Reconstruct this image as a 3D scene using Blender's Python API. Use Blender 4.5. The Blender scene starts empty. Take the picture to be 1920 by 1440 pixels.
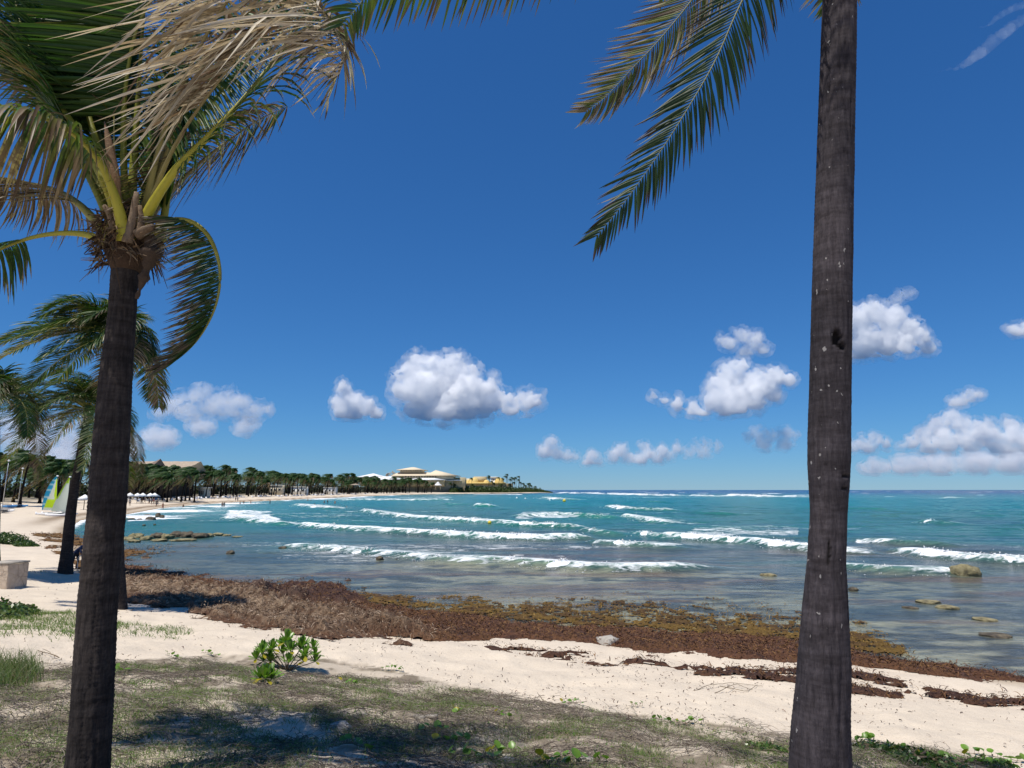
import bpy, bmesh, math, random
import numpy as np
from mathutils import Vector, Matrix, Euler

random.seed(7)
RNG = np.random.default_rng(11)
S = bpy.context.scene
COL = S.collection
R = math.radians

# ------------------------------------------------------------------ camera, sky, sun, exposure
CAM = np.array((0.0, 0.0, 4.5))
FPX = 1279.0
PITCH = math.atan(198.5 / FPX)
cam_data = bpy.data.cameras.new('camera')
cam_data.sensor_width = 36.0
cam_data.lens = FPX / 1920 * 36.0
cam_data.clip_start = 0.05
cam_data.clip_end = 60000
cam = bpy.data.objects.new('camera', cam_data)
cam.location = CAM
cam.rotation_euler = (R(90) + PITCH, 0, 0)
COL.objects.link(cam)
S.camera = cam

SUN_VEC = Vector((-0.27, -0.27, 0.92)).normalized()      # from the ground towards the sun
SUN_EL = math.asin(SUN_VEC.z)
SUN_AZ = math.atan2(SUN_VEC.x, SUN_VEC.y)
world = bpy.data.worlds.new('World')
S.world = world
world.use_nodes = True
nt = world.node_tree
nt.nodes.clear()
sky = nt.nodes.new('ShaderNodeTexSky')
sky.sky_type = 'NISHITA'
sky.sun_disc = False
sky.sun_elevation = SUN_EL
sky.sun_rotation = SUN_AZ
sky.altitude = 3000
sky.air_density = 1.3
sky.dust_density = 0.0
sky.ozone_density = 8.0
hsv = nt.nodes.new('ShaderNodeHueSaturation')
hsv.inputs['Saturation'].default_value = 1.0
bg = nt.nodes.new('ShaderNodeBackground')
bg.inputs['Strength'].default_value = 0.1
wo = nt.nodes.new('ShaderNodeOutputWorld')
nt.links.new(sky.outputs[0], hsv.inputs['Color'])
# clear tropical air: the model's sky graded evenly, channel by channel (gain, gamma), the same in every direction
sep = nt.nodes.new('ShaderNodeSeparateColor'); com = nt.nodes.new('ShaderNodeCombineColor')
nt.links.new(hsv.outputs[0], sep.inputs[0])
for ch, (t_, g_, a_) in enumerate(((.42, 1.06, 1.16), (.76, .86, .84), (1.08, .74, .85))):
    m1 = nt.nodes.new('ShaderNodeMath'); m1.operation = 'MULTIPLY'; m1.inputs[1].default_value = t_ * .095; nt.links.new(sep.outputs[ch], m1.inputs[0])
    m2 = nt.nodes.new('ShaderNodeMath'); m2.operation = 'POWER'; m2.inputs[1].default_value = g_; nt.links.new(m1.outputs[0], m2.inputs[0])
    m3 = nt.nodes.new('ShaderNodeMath'); m3.operation = 'MULTIPLY'; m3.inputs[1].default_value = a_ / .1; nt.links.new(m2.outputs[0], m3.inputs[0])
    nt.links.new(m3.outputs[0], com.inputs[ch])
nt.links.new(com.outputs[0], bg.inputs['Color'])
nt.links.new(bg.outputs[0], wo.inputs['Surface'])

sun_data = bpy.data.lights.new('sun', 'SUN')
sun_data.energy = 5.0
sun_data.angle = R(0.53)
sun_data.color = (1.0, 0.945, 0.86)
sun = bpy.data.objects.new('sun', sun_data)
sun.rotation_euler = (-SUN_VEC).to_track_quat('-Z', 'Y').to_euler()
sun.location = (-20, 10, 60)
COL.objects.link(sun)

S.view_settings.view_transform = 'Standard'
S.view_settings.look = 'None'
S.view_settings.exposure = 0.0
S.view_settings.gamma = 1.0
S.view_settings.use_curve_mapping = False
S.render.engine = 'CYCLES'
cy = S.cycles
cy.max_bounces = 24
cy.diffuse_bounces = 4
cy.glossy_bounces = 3
cy.transmission_bounces = 4
cy.transparent_max_bounces = 16
cy.volume_bounces = 24
cy.caustics_reflective = False
cy.caustics_refractive = False
cy.use_denoising = True
cy.use_adaptive_sampling = True
cy.adaptive_threshold = 0.02

# ------------------------------------------------------------------ layout helpers
CP, SP = math.cos(PITCH), math.sin(PITCH)
def ray(px, py):
    u = (px - 960.0) / FPX; v = (720.0 - py) / FPX
    return np.array((u, CP - SP * v, SP + CP * v))
def at(px, py, Y):                      # the point of that sight line at depth Y
    d = ray(px, py)
    return CAM + d * (Y / d[1])
def gp(px, py, z=0.0):                  # where that sight line meets height z
    d = ray(px, py)
    return CAM + d * ((z - CAM[2]) / d[2])
def proj(P):                            # world points (n,3) -> photograph pixels
    q = np.asarray(P, float) - CAM
    yc = q[..., 1] * CP + q[..., 2] * SP
    zc = -q[..., 1] * SP + q[..., 2] * CP
    yc = np.where(yc < 0.05, 0.05, yc)
    return np.stack((960 + FPX * q[..., 0] / yc, 720 - FPX * zc / yc), -1)

def _hash(ix, iy, iz, seed):
    h = (ix.astype(np.int64) * 374761393 + iy.astype(np.int64) * 668265263 + iz.astype(np.int64) * 1274126177 + seed * 974711)
    h = (h ^ (h >> 13)) * 1274126177
    h = h ^ (h >> 16)
    return (h & 0xFFFF) / 65535.0
def noise2(x, y, seed=0):
    x = np.asarray(x, float); y = np.asarray(y, float)
    ix = np.floor(x); iy = np.floor(y)
    fx = x - ix; fy = y - iy
    fx = fx * fx * (3 - 2 * fx); fy = fy * fy * (3 - 2 * fy)
    z = np.zeros_like(ix)
    a = _hash(ix, iy, z, seed); b = _hash(ix + 1, iy, z, seed)
    c = _hash(ix, iy + 1, z, seed); d = _hash(ix + 1, iy + 1, z, seed)
    return (a + (b - a) * fx) * (1 - fy) + (c + (d - c) * fx) * fy
def fbm2(x, y, seed=0, octv=4, lac=2.03, gain=0.5):
    s = 0; a = 1; t = 0
    for k in range(octv):
        s = s + a * noise2(x, y, seed + 17 * k); t += a
        x = x * lac + 3.1; y = y * lac + 1.7; a *= gain
    return s / t
def noise3(P, seed=0):
    i = np.floor(P); f = P - i; f = f * f * (3 - 2 * f)
    def h(a, b, c): return _hash(i[:, 0] + a, i[:, 1] + b, i[:, 2] + c, seed)
    def mix(a, b, t): return a + (b - a) * t
    x0 = mix(mix(h(0,0,0), h(1,0,0), f[:,0]), mix(h(0,1,0), h(1,1,0), f[:,0]), f[:,1])
    x1 = mix(mix(h(0,0,1), h(1,0,1), f[:,0]), mix(h(0,1,1), h(1,1,1), f[:,0]), f[:,1])
    return mix(x0, x1, f[:, 2])
def fbm3(P, seed=0, octv=4):
    s = 0; a = 1; t = 0
    for k in range(octv):
        s = s + a * noise3(P, seed + 31 * k); t += a; P = P * 2.03 + 5.2; a *= 0.5
    return s / t
def sstep(a, b, x):
    t = np.clip((x - a) / (b - a), 0, 1)
    return t * t * (3 - 2 * t)
def in_poly(px, py, poly):
    inside = np.zeros(px.shape, bool)
    n = len(poly)
    for i in range(n):
        x0, y0 = poly[i]; x1, y1 = poly[(i + 1) % n]
        c = ((y0 > py) != (y1 > py))
        with np.errstate(divide='ignore', invalid='ignore'):
            xx = (x1 - x0) * (py - y0) / (y1 - y0 if y1 != y0 else 1e-9) + x0
        inside ^= c & (px < xx)
    return inside
def dist_line(X, Y, pts):
    best = np.full(X.shape, 1e18)
    for (ax, ay), (bx, by) in zip(pts[:-1], pts[1:]):
        dx, dy = bx - ax, by - ay
        L = dx * dx + dy * dy + 1e-12
        t = np.clip(((X - ax) * dx + (Y - ay) * dy) / L, 0, 1)
        d = (X - ax - t * dx) ** 2 + (Y - ay - t * dy) ** 2
        best = np.minimum(best, d)
    return np.sqrt(best)
def dist_poly_edge(px, py, poly):
    return dist_line(px, py, list(poly) + [poly[0]])

def mesh_np(name, V, F, mats=None, col=None, smooth=True, attrs=None, matidx=None):
    """V (n,3); F an (m,3) or (m,4) array, or a list of such arrays."""
    me = bpy.data.meshes.new(name)
    V = np.asarray(V, np.float32)
    Fs = F if isinstance(F, list) else [F]
    Fs = [np.asarray(f, np.int32) for f in Fs if len(f)]
    me.vertices.add(len(V)); me.vertices.foreach_set('co', V.ravel())
    loops = np.concatenate([f.ravel() for f in Fs]) if Fs else np.zeros(0, np.int32)
    tot = np.concatenate([np.full(len(f), f.shape[1], np.int32) for f in Fs])
    start = np.concatenate(([0], np.cumsum(tot)[:-1])).astype(np.int32)
    me.loops.add(len(loops)); me.loops.foreach_set('vertex_index', loops)
    me.polygons.add(len(tot))
    me.polygons.foreach_set('loop_start', start)
    me.polygons.foreach_set('loop_total', tot)
    me.update(calc_edges=True)
    if smooth:
        me.polygons.foreach_set('use_smooth', np.ones(len(tot), bool))
    if matidx is not None:
        me.polygons.foreach_set('material_index', np.asarray(matidx, np.int32))
    if col is not None:
        ca = me.color_attributes.new('Col', 'FLOAT_COLOR', 'POINT')
        c = np.ones((len(V), 4), np.float32); c[:, :3] = col
        ca.data.foreach_set('color', c.ravel())
    for k, a in (attrs or {}).items():
        at_ = me.attributes.new(k, 'FLOAT', 'POINT')
        at_.data.foreach_set('value', np.asarray(a, np.float32))
    for m in (mats if isinstance(mats, (list, tuple)) else [mats] if mats else []):
        me.materials.append(m)
    me.validate()
    return me
class MB:
    """collects vertices, faces, colours; tris and quads"""
    def __init__(s): s.V = []; s.C = []; s.T = []; s.Q = []; s.n = 0
    def add(s, V, F, c=(1, 1, 1)):
        V = np.asarray(V, float).reshape(-1, 3); F = np.asarray(F, int)
        s.V.append(V); c = np.asarray(c, float)
        s.C.append(np.broadcast_to(c, V.shape) if c.ndim == 1 else c)
        (s.T if F.shape[1] == 3 else s.Q).append(F + s.n)
        s.n += len(V)
    def mesh(s, name, mat, smooth=True):
        F = []
        if s.T: F.append(np.concatenate(s.T))
        if s.Q: F.append(np.concatenate(s.Q))
        return mesh_np(name, np.concatenate(s.V), F, mat, np.concatenate(s.C), smooth)
    def box(s, c, h, rot=None, col=(1, 1, 1)):
        V = np.array([(x, y, z) for x in (-1, 1) for y in (-1, 1) for z in (-1, 1)], float) * np.asarray(h, float)
        if rot is not None: V = V @ np.array(rot).T
        F = np.array([(0,1,3,2),(4,6,7,5),(0,4,5,1),(2,3,7,6),(0,2,6,4),(1,5,7,3)])
        s.add(V + np.asarray(c, float), F, col)
    def tube(s, P, rad, k=6, col=(1, 1, 1), cap=True):
        P = np.asarray(P, float); n = len(P)
        rad = np.broadcast_to(np.asarray(rad, float), (n,))
        T = np.gradient(P, axis=0); T /= np.linalg.norm(T, axis=1)[:, None] + 1e-9
        up = np.array((0, 0, 1.0)) if abs(T[0][2]) < 0.9 else np.array((1.0, 0, 0))
        A = np.cross(T, up); A /= np.linalg.norm(A, axis=1)[:, None] + 1e-9
        B = np.cross(T, A)
        a = np.arange(k) * 2 * math.pi / k
        V = P[:, None] + rad[:, None, None] * (np.cos(a)[None, :, None] * A[:, None] + np.sin(a)[None, :, None] * B[:, None])
        i = np.arange(n - 1)[:, None] * k; j = np.arange(k)[None]; j2 = (j + 1) % k
        F = np.stack((i + j, i + j2, i + k + j2, i + k + j), -1).reshape(-1, 4)
        c = np.asarray(col, float)
        cc = c if c.ndim == 1 else np.repeat(c, k, 0)
        base = s.n
        s.add(V.reshape(-1, 3), F, cc)
        if cap and k > 2:
            for ring, pt in ((0, P[0]), (n - 1, P[-1])):
                t = [(ring * k + q, ring * k + (q + 1) % k, -1) for q in range(k)]
                F2 = np.array([(x, y, n * k) for x, y, _ in t]) if ring else np.array([(y, x, n * k + 0) for x, y, _ in t])
                off = s.n
                s.V.append(pt[None]); s.C.append((c if c.ndim == 1 else c[0 if ring == 0 else -1])[None]); s.n += 1
                F2 = np.where(F2 == n * k, off, F2 + base)
                s.T.append(F2)

def put(name, me, parent=None, loc=(0, 0, 0), rot=(0, 0, 0), scale=None):
    o = bpy.data.objects.new(name, me); COL.objects.link(o)
    o.location = loc; o.rotation_euler = rot
    if scale is not None: o.scale = scale if hasattr(scale, '__len__') else (scale,) * 3
    if parent: o.parent = parent
    return o
def tag(o, label=None, cat=None, group=None, kind=None):
    if label: o['label'] = label
    if cat: o['category'] = cat
    if group: o['group'] = group
    if kind: o['kind'] = kind
    return o
def thing(name, label, cat, loc=(0, 0, 0), rot=(0, 0, 0), group=None):
    return tag(put(name, None, None, loc, rot), label, cat, group)
def copy_tree(o, parent=None):
    c = o.copy(); COL.objects.link(c)
    if parent: c.parent = parent
    for ch in list(o.children): copy_tree(ch, c)
    return c

# ------------------------------------------------------------------ materials
def mat_new(name):
    m = bpy.data.materials.new(name); m.use_nodes = True
    n = m.node_tree; n.nodes.clear()
    return m, n, n.nodes.new('ShaderNodeOutputMaterial')
def N(n, kind, **kw):
    x = n.nodes.new('ShaderNode' + kind)
    for k, v in kw.items():
        if k in x.inputs: x.inputs[k].default_value = v
        else: setattr(x, k, v)
    return x
def ramp(n, src, stops):
    r = n.nodes.new('ShaderNodeValToRGB')
    e = r.color_ramp.elements
    while len(e) < len(stops): e.new(0.5)
    for el, (p, c) in zip(e, stops):
        el.position = p; el.color = (*c, 1) if len(c) == 3 else c
    n.links.new(src, r.inputs[0])
    return r.outputs[0]
def math_n(n, op, a, b=None):
    m = n.nodes.new('ShaderNodeMath'); m.operation = op
    for i, v in enumerate((a, b)):
        if v is None: continue
        if isinstance(v, (int, float)): m.inputs[i].default_value = v
        else: n.links.new(v, m.inputs[i])
    return m.outputs[0]
def mixc(n, fac, a, b, mode='MIX'):
    m = n.nodes.new('ShaderNodeMix'); m.data_type = 'RGBA'; m.blend_type = mode
    for sock, v in ((m.inputs[0], fac), (m.inputs[6], a), (m.inputs[7], b)):
        if isinstance(v, (int, float)): sock.default_value = v
        elif isinstance(v, (tuple, list)): sock.default_value = (*v, 1)
        else: n.links.new(v, sock)
    return m.outputs[2]
def obj_co(n, scale=(1, 1, 1), which='Object'):
    t = n.nodes.new('ShaderNodeTexCoord'); m = n.nodes.new('ShaderNodeMapping')
    m.inputs['Scale'].default_value = scale
    n.links.new(t.outputs[which], m.inputs[0])
    return m.outputs[0]
def noise_n(n, co, scale, detail=5, rough=0.55, dist=0.0):
    x = N(n, 'TexNoise', Scale=scale, Detail=detail, Roughness=rough, Distortion=dist)
    n.links.new(co, x.inputs['Vector'])
    return x.outputs[0]
def simple(name, color, rough=0.8, vary=0.25, scale=6.0, bump=0.0, bscale=30.0, spec=0.3, use_col=False, metallic=0.0, sheen=0):
    m, n, out = mat_new(name)
    p = N(n, 'BsdfPrincipled', Roughness=rough)
    p.inputs['Specular IOR Level'].default_value = spec
    p.inputs['Metallic'].default_value = metallic
    co = obj_co(n)
    if use_col:
        a = N(n, 'Attribute', attribute_name='Col'); base = mixc(n, 1.0, a.outputs[0], color, 'MULTIPLY')
    else:
        base = color
    nz = noise_n(n, co, scale)
    v = math_n(n, 'MULTIPLY_ADD', nz, 2 * vary); v.node.inputs[2].default_value = 1 - vary
    g = N(n, 'CombineColor'); 
    for i in range(3): n.links.new(v, g.inputs[i])
    c = mixc(n, 1.0, base, g.outputs[0], 'MULTIPLY')
    n.links.new(c, p.inputs['Base Color'])
    if bump:
        b = N(n, 'Bump', Strength=bump, Distance=0.02)
        n.links.new(noise_n(n, co, bscale, 6), b.inputs['Height']); n.links.new(b.outputs[0], p.inputs['Normal'])
    n.links.new(p.outputs[0], out.inputs[0])
    return m
def leaf_mat(name, color=(1, 1, 1), trans=0.35, rough=0.45, spec=0.35, vary=0.25, scale=3.0, ttint=(1.3, 1.5, 0.6)):
    """colour attribute x tint, with light passing through the blade"""
    m, n, out = mat_new(name)
    a = N(n, 'Attribute', attribute_name='Col')
    co = obj_co(n)
    nz = noise_n(n, co, scale, 3)
    v = math_n(n, 'MULTIPLY_ADD', nz, 2 * vary); v.node.inputs[2].default_value = 1 - vary
    g = N(n, 'CombineColor')
    for i in range(3): n.links.new(v, g.inputs[i])
    c = mixc(n, 1.0, mixc(n, 1.0, a.outputs[0], color, 'MULTIPLY'), g.outputs[0], 'MULTIPLY')
    p = N(n, 'BsdfPrincipled', Roughness=rough); p.inputs['Specular IOR Level'].default_value = spec
    n.links.new(c, p.inputs['Base Color'])
    t = N(n, 'BsdfTranslucent')
    c2 = mixc(n, 1.0, c, ttint, 'MULTIPLY')
    n.links.new(c2, t.inputs[0])
    mx = N(n, 'MixShader'); mx.inputs[0].default_value = trans
    n.links.new(p.outputs[0], mx.inputs[1]); n.links.new(t.outputs[0], mx.inputs[2])
    n.links.new(mx.outputs[0], out.inputs[0])
    return m

# ------------------------------------------------------------------ shoreline and terrain
SHORE_PX = [(2700, 1420), (2300, 1325), (1920, 1270), (1760, 1248), (1600, 1230), (1500, 1217), (1350, 1208), (1200, 1195), (1050, 1180),
            (900, 1163), (800, 1153), (700, 1143), (560, 1122), (400, 1098), (230, 1068), (195, 1048), (160, 1030), (133, 1010), (128, 992), (150, 976), (185, 970),
            (240, 964), (300, 953), (370, 946.5), (450, 941.5), (560, 936.2), (690, 930.2), (780, 927.2), (850, 926.0), (940, 925.2), (1000, 924.7), (1032, 924.4)]
SHORE = [tuple(gp(x, y, 0)[:2]) for x, y in SHORE_PX]
_e = SHORE[-1]
LAND = SHORE + [(_e[0] + 6, _e[1] + 40), (_e[0] - 60, _e[1] + 120), (-300, 1500), (-3000, 3000), (-3000, -200), (400, -200), (400, SHORE[0][1] - 60)]
SHORE_X = [(400, SHORE[0][1] - 60)] + SHORE + LAND[len(SHORE):len(SHORE) + 2]
def shore_d(X, Y):                        # + inland, - out at sea
    d = dist_line(X, Y, SHORE_X)
    return np.where(in_poly(X, Y, LAND), d, -d)
NEAR_D = ([-60, -8, 0, 5.5, 12, 18, 22, 40, 200], [-1.6, -0.45, 0, .50, 1.45, 2.55, 2.85, 2.9, 2.9])
FAR_D = ([-200, -10, 0, 6, 25, 60, 150, 800], [-2.5, -0.8, 0, .55, 1.45, 2.2, 2.6, 3.0])
def ground_z(X, Y, d=None, rough=True):
    X = np.asarray(X, float); Y = np.asarray(Y, float)
    if d is None: d = shore_d(X, Y)
    r = np.hypot(X, Y)
    w = sstep(28, 70, r)
    z = np.interp(d, *NEAR_D) * (1 - w) + np.interp(d, *FAR_D) * w
    if rough:
        on = sstep(-1, 3, d)
        z = z + on * ((fbm2(X * 0.35, Y * 0.35, 5, 3) - .5) * 0.32 + (fbm2(X * 1.5, Y * 1.5, 9, 3) - .5) * 0.13 * (1 - sstep(40, 90, r))
                      + (fbm2(X * 5.5, Y * 5.5, 19, 3) - .5) * 0.055 * (1 - sstep(12, 25, r)))
    return z
def gz(x, y): return float(ground_z(np.array([x]), np.array([y]))[0])
def gnd(px, py):                          # that sight line down to the terrain
    z = 1.0
    for _ in range(30):
        p = gp(px, py, z); z = 0.6 * gz(p[0], p[1]) + 0.4 * z
    return np.array((p[0], p[1], gz(p[0], p[1])))

def polar(r, a):
    Rr, A = np.meshgrid(r, a, indexing='ij')
    X = Rr * np.sin(A); Y = Rr * np.cos(A)
    n, m = Rr.shape
    i = np.arange(n - 1)[:, None] * m + np.arange(m - 1)[None]
    F = np.stack((i, i + m, i + m + 1, i + 1), -1).reshape(-1, 4)
    return X.ravel(), Y.ravel(), F, n, m
# ---- sand
rr = np.concatenate((np.linspace(.3, 2.6, 10), np.geomspace(2.8, 60, 290), np.geomspace(61.5, 2600, 110)))
aa = np.concatenate((np.linspace(R(-180), R(-50), 40)[:-1], np.linspace(R(-50), R(50), 380), np.linspace(R(50), R(180), 40)[1:]))
X, Y, F, n_, m_ = polar(rr, aa)
d = shore_d(X, Y)
Z = ground_z(X, Y, d)
keep = d > -14
fk = keep[F].any(1)
F = F[fk]
used = np.unique(F); remap = np.full(len(X), -1); remap[used] = np.arange(len(used)); F = remap[F]
X, Y, Z, d = X[used], Y[used], Z[used], d[used]
F = np.concatenate((F, np.zeros((0, 4), int)))
base = np.array((.67, .585, .47))
wet = sstep(2.2, 0.2, d)[:, None]
c = base * (1 - wet) + np.array((.33, .26, .18)) * wet
# darker soil with litter on the vegetated dune, well inland
pxy = proj(np.stack((X, Y, Z), -1))
DUNE = [(-300, 1240), (130, 1243), (250, 1238), (400, 1228), (560, 1228), (680, 1246), (780, 1266), (850, 1282), (1000, 1312), (1150, 1336), (1300, 1352), (1450, 1372),
        (1600, 1388), (1750, 1404), (1850, 1424), (1920, 1452), (2300, 1560), (2300, 3200), (-900, 3200)]
in_d = in_poly(pxy[:, 0], pxy[:, 1], DUNE) & (d > 5)
duff = sstep(.44, .60, .6 * fbm2(X * 1.7, Y * 1.7, 33, 4) + .4 * fbm2(X * 7, Y * 7, 35, 3)) * 0.6
dune_w = np.where(in_d, 1.0, 0.0)
weedline = (np.exp(-((d - 3.0 - 1.5 * fbm2(X * .05, Y * .05, 37, 2)) / 1.4) ** 2) * sstep(85, 130, np.hypot(X, Y)))[:, None] * .85
c = c * (1 - weedline) + np.array((.17, .11, .06)) * weedline
lit = (dune_w * (0.30 + 1.05 * duff))[:, None]
c = c * (1 - lit) + np.array((.20, .165, .12)) * lit
far_duff = (sstep(26, 45, d) * sstep(60, 90, np.hypot(X, Y)))[:, None] * .75
c = c * (1 - far_duff) + np.array((.13, .12, .08)) * far_duff
m, n, out = mat_new('beach_sand')
p = N(n, 'BsdfPrincipled', Roughness=.95); p.inputs['Specular IOR Level'].default_value = .12
a_ = N(n, 'Attribute', attribute_name='Col'); co = obj_co(n)
n1 = noise_n(n, co, 1.1, 6); n2 = noise_n(n, co, 55, 4, .7); n3 = noise_n(n, co, 9, 5, .6)
c1 = ramp(n, n1, [(.3, (.9, .88, .86)), (.7, (1.05, 1.03, 1.0))])
c2 = ramp(n, n2, [(.33, (.72, .68, .62)), (.48, (1, 1, 1))])
cc_ = mixc(n, 1.0, mixc(n, 1.0, a_.outputs[0], c1, 'MULTIPLY'), c2, 'MULTIPLY')
specks = ramp(n, noise_n(n, co, 23, 3, .8), [(.70, (1, 1, 1)), (.76, (.36, .27, .2))])
cc_ = mixc(n, .8, cc_, specks, 'MULTIPLY')
n.links.new(cc_, p.inputs['Base Color'])
b1 = N(n, 'Bump', Strength=.55, Distance=.05); n.links.new(n3, b1.inputs['Height'])
b2 = N(n, 'Bump', Strength=.35, Distance=.012); n.links.new(n2, b2.inputs['Height']); n.links.new(b1.outputs[0], b2.inputs['Normal'])
n.links.new(b2.outputs[0], p.inputs['Normal']); n.links.new(p.outputs[0], out.inputs[0])
SAND = m
tag(put('beach', mesh_np('beach', np.stack((X, Y, Z), -1), F, SAND, c)), kind='structure')

# ------------------------------------------------------------------ sea
# crests of breaking waves: (points in the photograph, height m, foam strength)
WAVES = [
 ([(572, 984), (640, 990), (760, 997), (900, 1004), (1010, 1009), (1068, 1006)], .62, 1.0),
 ([(722, 964), (790, 970), (880, 975), (952, 979)], .62, 1.0),
 ([(958, 981), (1010, 983), (1062, 985)], .60, .9),
 ([(990, 966), (1060, 963), (1140, 969)], .65, .7),
 ([(560, 1021), (640, 1027), (700, 1031), (800, 1041), (880, 1047)], .40, .8),
 ([(893, 1044), (960, 1050), (1040, 1056), (1130, 1060), (1255, 1058)], .42, .9),
 ([(1258, 1003), (1330, 1008), (1412, 1013)], .6, .9),
 ([(1424, 1016), (1470, 1021), (1515, 1026), (1570, 1028)], .6, 1.0),
 ([(1130, 1015), (1175, 1019), (1228, 1021)], .45, .8),
 ([(1712, 1032), (1770, 1040), (1850, 1047), (1960, 1052)], .60, 1.0),
 ([(1590, 1058), (1650, 1064), (1720, 1068), (1768, 1067)], .40, .7),
 ([(428, 969), (470, 976), (528, 981)], .55, .9),
 ([(684, 957), (702, 960), (724, 963)], .6, .8),
 ([(1140, 949), (1180, 954), (1245, 955)], .7, .8),
 ([(1172, 966), (1205, 972), (1238, 977)], .65, .9),
 ([(556, 946), (580, 949), (612, 952)], .6, .9),
 ([(1196, 998), (1216, 1001), (1238, 1003)], .45, .7),
 ([(1098, 993), (1120, 996), (1142, 998)], .5, .6),
 ([(636, 936.5), (700, 937), (770, 937.5), (842, 937)], .8, .9),
 ([(1020, 933), (1040, 936), (1066, 937)], .8, .8),
 ([(1136, 926), (1190, 927.6), (1282, 929.4)], 1.0, 1.0),
 ([(1296, 929), (1324, 930.6), (1352, 931.5)], .9, .9),
 ([(1364, 928), (1410, 930), (1462, 932)], 1.0, 1.0),
 ([(1468, 930), (1500, 931), (1540, 931)], .9, .9),
 ([(1040, 924.4), (1090, 925), (1136, 925.4)], 1.0, .8),
 ([(1735, 976), (1750, 978), (1768, 980)], .5, .6),
 ([(1640, 1012), (1690, 1016), (1740, 1018)], .45, .35),
 ([(835, 944), (850, 945), (866, 945)], .5, .5),
 ([(1780, 933), (1787, 934), (1796, 934)], .8, .8),
 ([(895, 948.5), (902, 949), (910, 949)], 1.1, .9),
 ([(1210, 940), (1225, 941), (1240, 941)], .6, .5),
 ([(1600, 952), (1625, 953), (1650, 953)], .45, .4),
 ([(1300, 960), (1330, 962), (1360, 962)], .5, .35),
]
def smooth_path(pts, step):
    P = np.array([gp(x, y, .25)[:2] for x, y in pts])
    s = np.concatenate(([0], np.cumsum(np.hypot(*np.diff(P, axis=0).T))))
    t = np.linspace(0, s[-1], max(6, int(s[-1] / step)))
    # Catmull-like smoothing through a small moving average
    Q = np.stack((np.interp(t, s, P[:, 0]), np.interp(t, s, P[:, 1])), -1)
    k = max(1, len(Q) // 12)
    for _ in range(3):
        E = np.pad(Q, ((k, k), (0, 0)), mode='edge')
        cs = np.cumsum(np.vstack((np.zeros((1, 2)), E)), 0)
        A = (cs[2 * k + 1:] - cs[:-2 * k - 1]) / (2 * k + 1)
        A[0] = Q[0]; A[-1] = Q[-1]
        Q = A
    return Q
CREST = []
for pts, h, fs in WAVES:
    Q = smooth_path(pts, 0.42 if pts[0][1] > 955 else 1.5)
    # a little waviness of the crest line
    T = np.gradient(Q, axis=0); T /= np.linalg.norm(T, axis=1)[:, None]
    Nn = np.stack((T[:, 1], -T[:, 0]), -1)
    Nn *= np.sign(-(Nn * Q).sum(1))[:, None]           # towards the beach / camera side
    sl = np.arange(len(Q)) * np.hypot(*(Q[1] - Q[0]))
    Q = Q + Nn * ((fbm2(sl * .25, sl * 0 + h * 9, 41, 3) - .5) * 1.3)[:, None]
    CREST.append((Q, Nn, sl, h, fs))
def chop(X, Y, r):
    far = np.interp(r, [14, 30, 60, 150, 500, 3000], [.05, .11, .26, .5, .6, .0])
    u = X * .97 - Y * .22; v = X * .22 + Y * .97
    a = fbm2(u * .22, v * .75, 51, 4) - .5
    b = fbm2(u * .06, v * .22, 57, 3) - .5
    return far * (a * .75 + b * .8)
rs = np.concatenate((np.geomspace(13, 420, 540), np.geomspace(424, 30000, 80)))
as_ = np.linspace(R(-47), R(47), 560)
X, Y, F, n_, m_ = polar(rs, as_)
r = np.hypot(X, Y)
d = shore_d(X, Y)
off = -d
fade = sstep(0, 7, off)
Z = chop(X, Y, r) * fade
ridge = np.zeros_like(X); foam = np.zeros_like(X); face = np.zeros_like(X)
for Q, Nn, sl, h, fs in CREST:
    sel = np.where((X > Q[:, 0].min() - 9) & (X < Q[:, 0].max() + 9) & (Y > Q[:, 1].min() - 14) & (Y < Q[:, 1].max() + 14))[0]
    if not len(sel): continue
    step = max(1, len(Q) // 60); Qs = Q[::step]; Ns = Nn[::step]
    for ch in np.array_split(sel, max(1, len(sel) // 20000)):
        D = (X[ch][:, None] - Qs[None, :, 0]) ** 2 + (Y[ch][:, None] - Qs[None, :, 1]) ** 2
        k = D.argmin(1)
        rel = np.stack((X[ch] - Qs[k, 0], Y[ch] - Qs[k, 1]), -1)
        s = (rel * Ns[k]).sum(1)                                   # + on the beach side
        dl = np.sqrt(D.min(1)); tang = np.sqrt(np.maximum(0, dl ** 2 - s ** 2))
        endw = np.exp(-(tang / 2.2) ** 2)
        w = max(1.0, Qs[0, 1] / 110)
        prof = np.where(s > 0, np.exp(-(s / (.75 * w)) ** 2), np.exp(-(s / (2.3 * w)) ** 2))
        ridge[ch] = np.maximum(ridge[ch], .86 * h * prof * endw)
        fo = np.where(s > 0, np.exp(-(s / (1.2 * w)) ** 2) * .62, np.exp(-(s / (6.5 * w)) ** 2) * .62) * np.exp(-(tang / 3.2) ** 2)
        foam[ch] = np.maximum(foam[ch], fs * fo)
Z = Z * (1 - .5 * np.clip(ridge, 0, 1)) + ridge
ZSEA = Z.copy()
keep = d < 7
Z = np.where(d > 0, np.minimum(Z, 0.0) - .02, Z)
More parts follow.
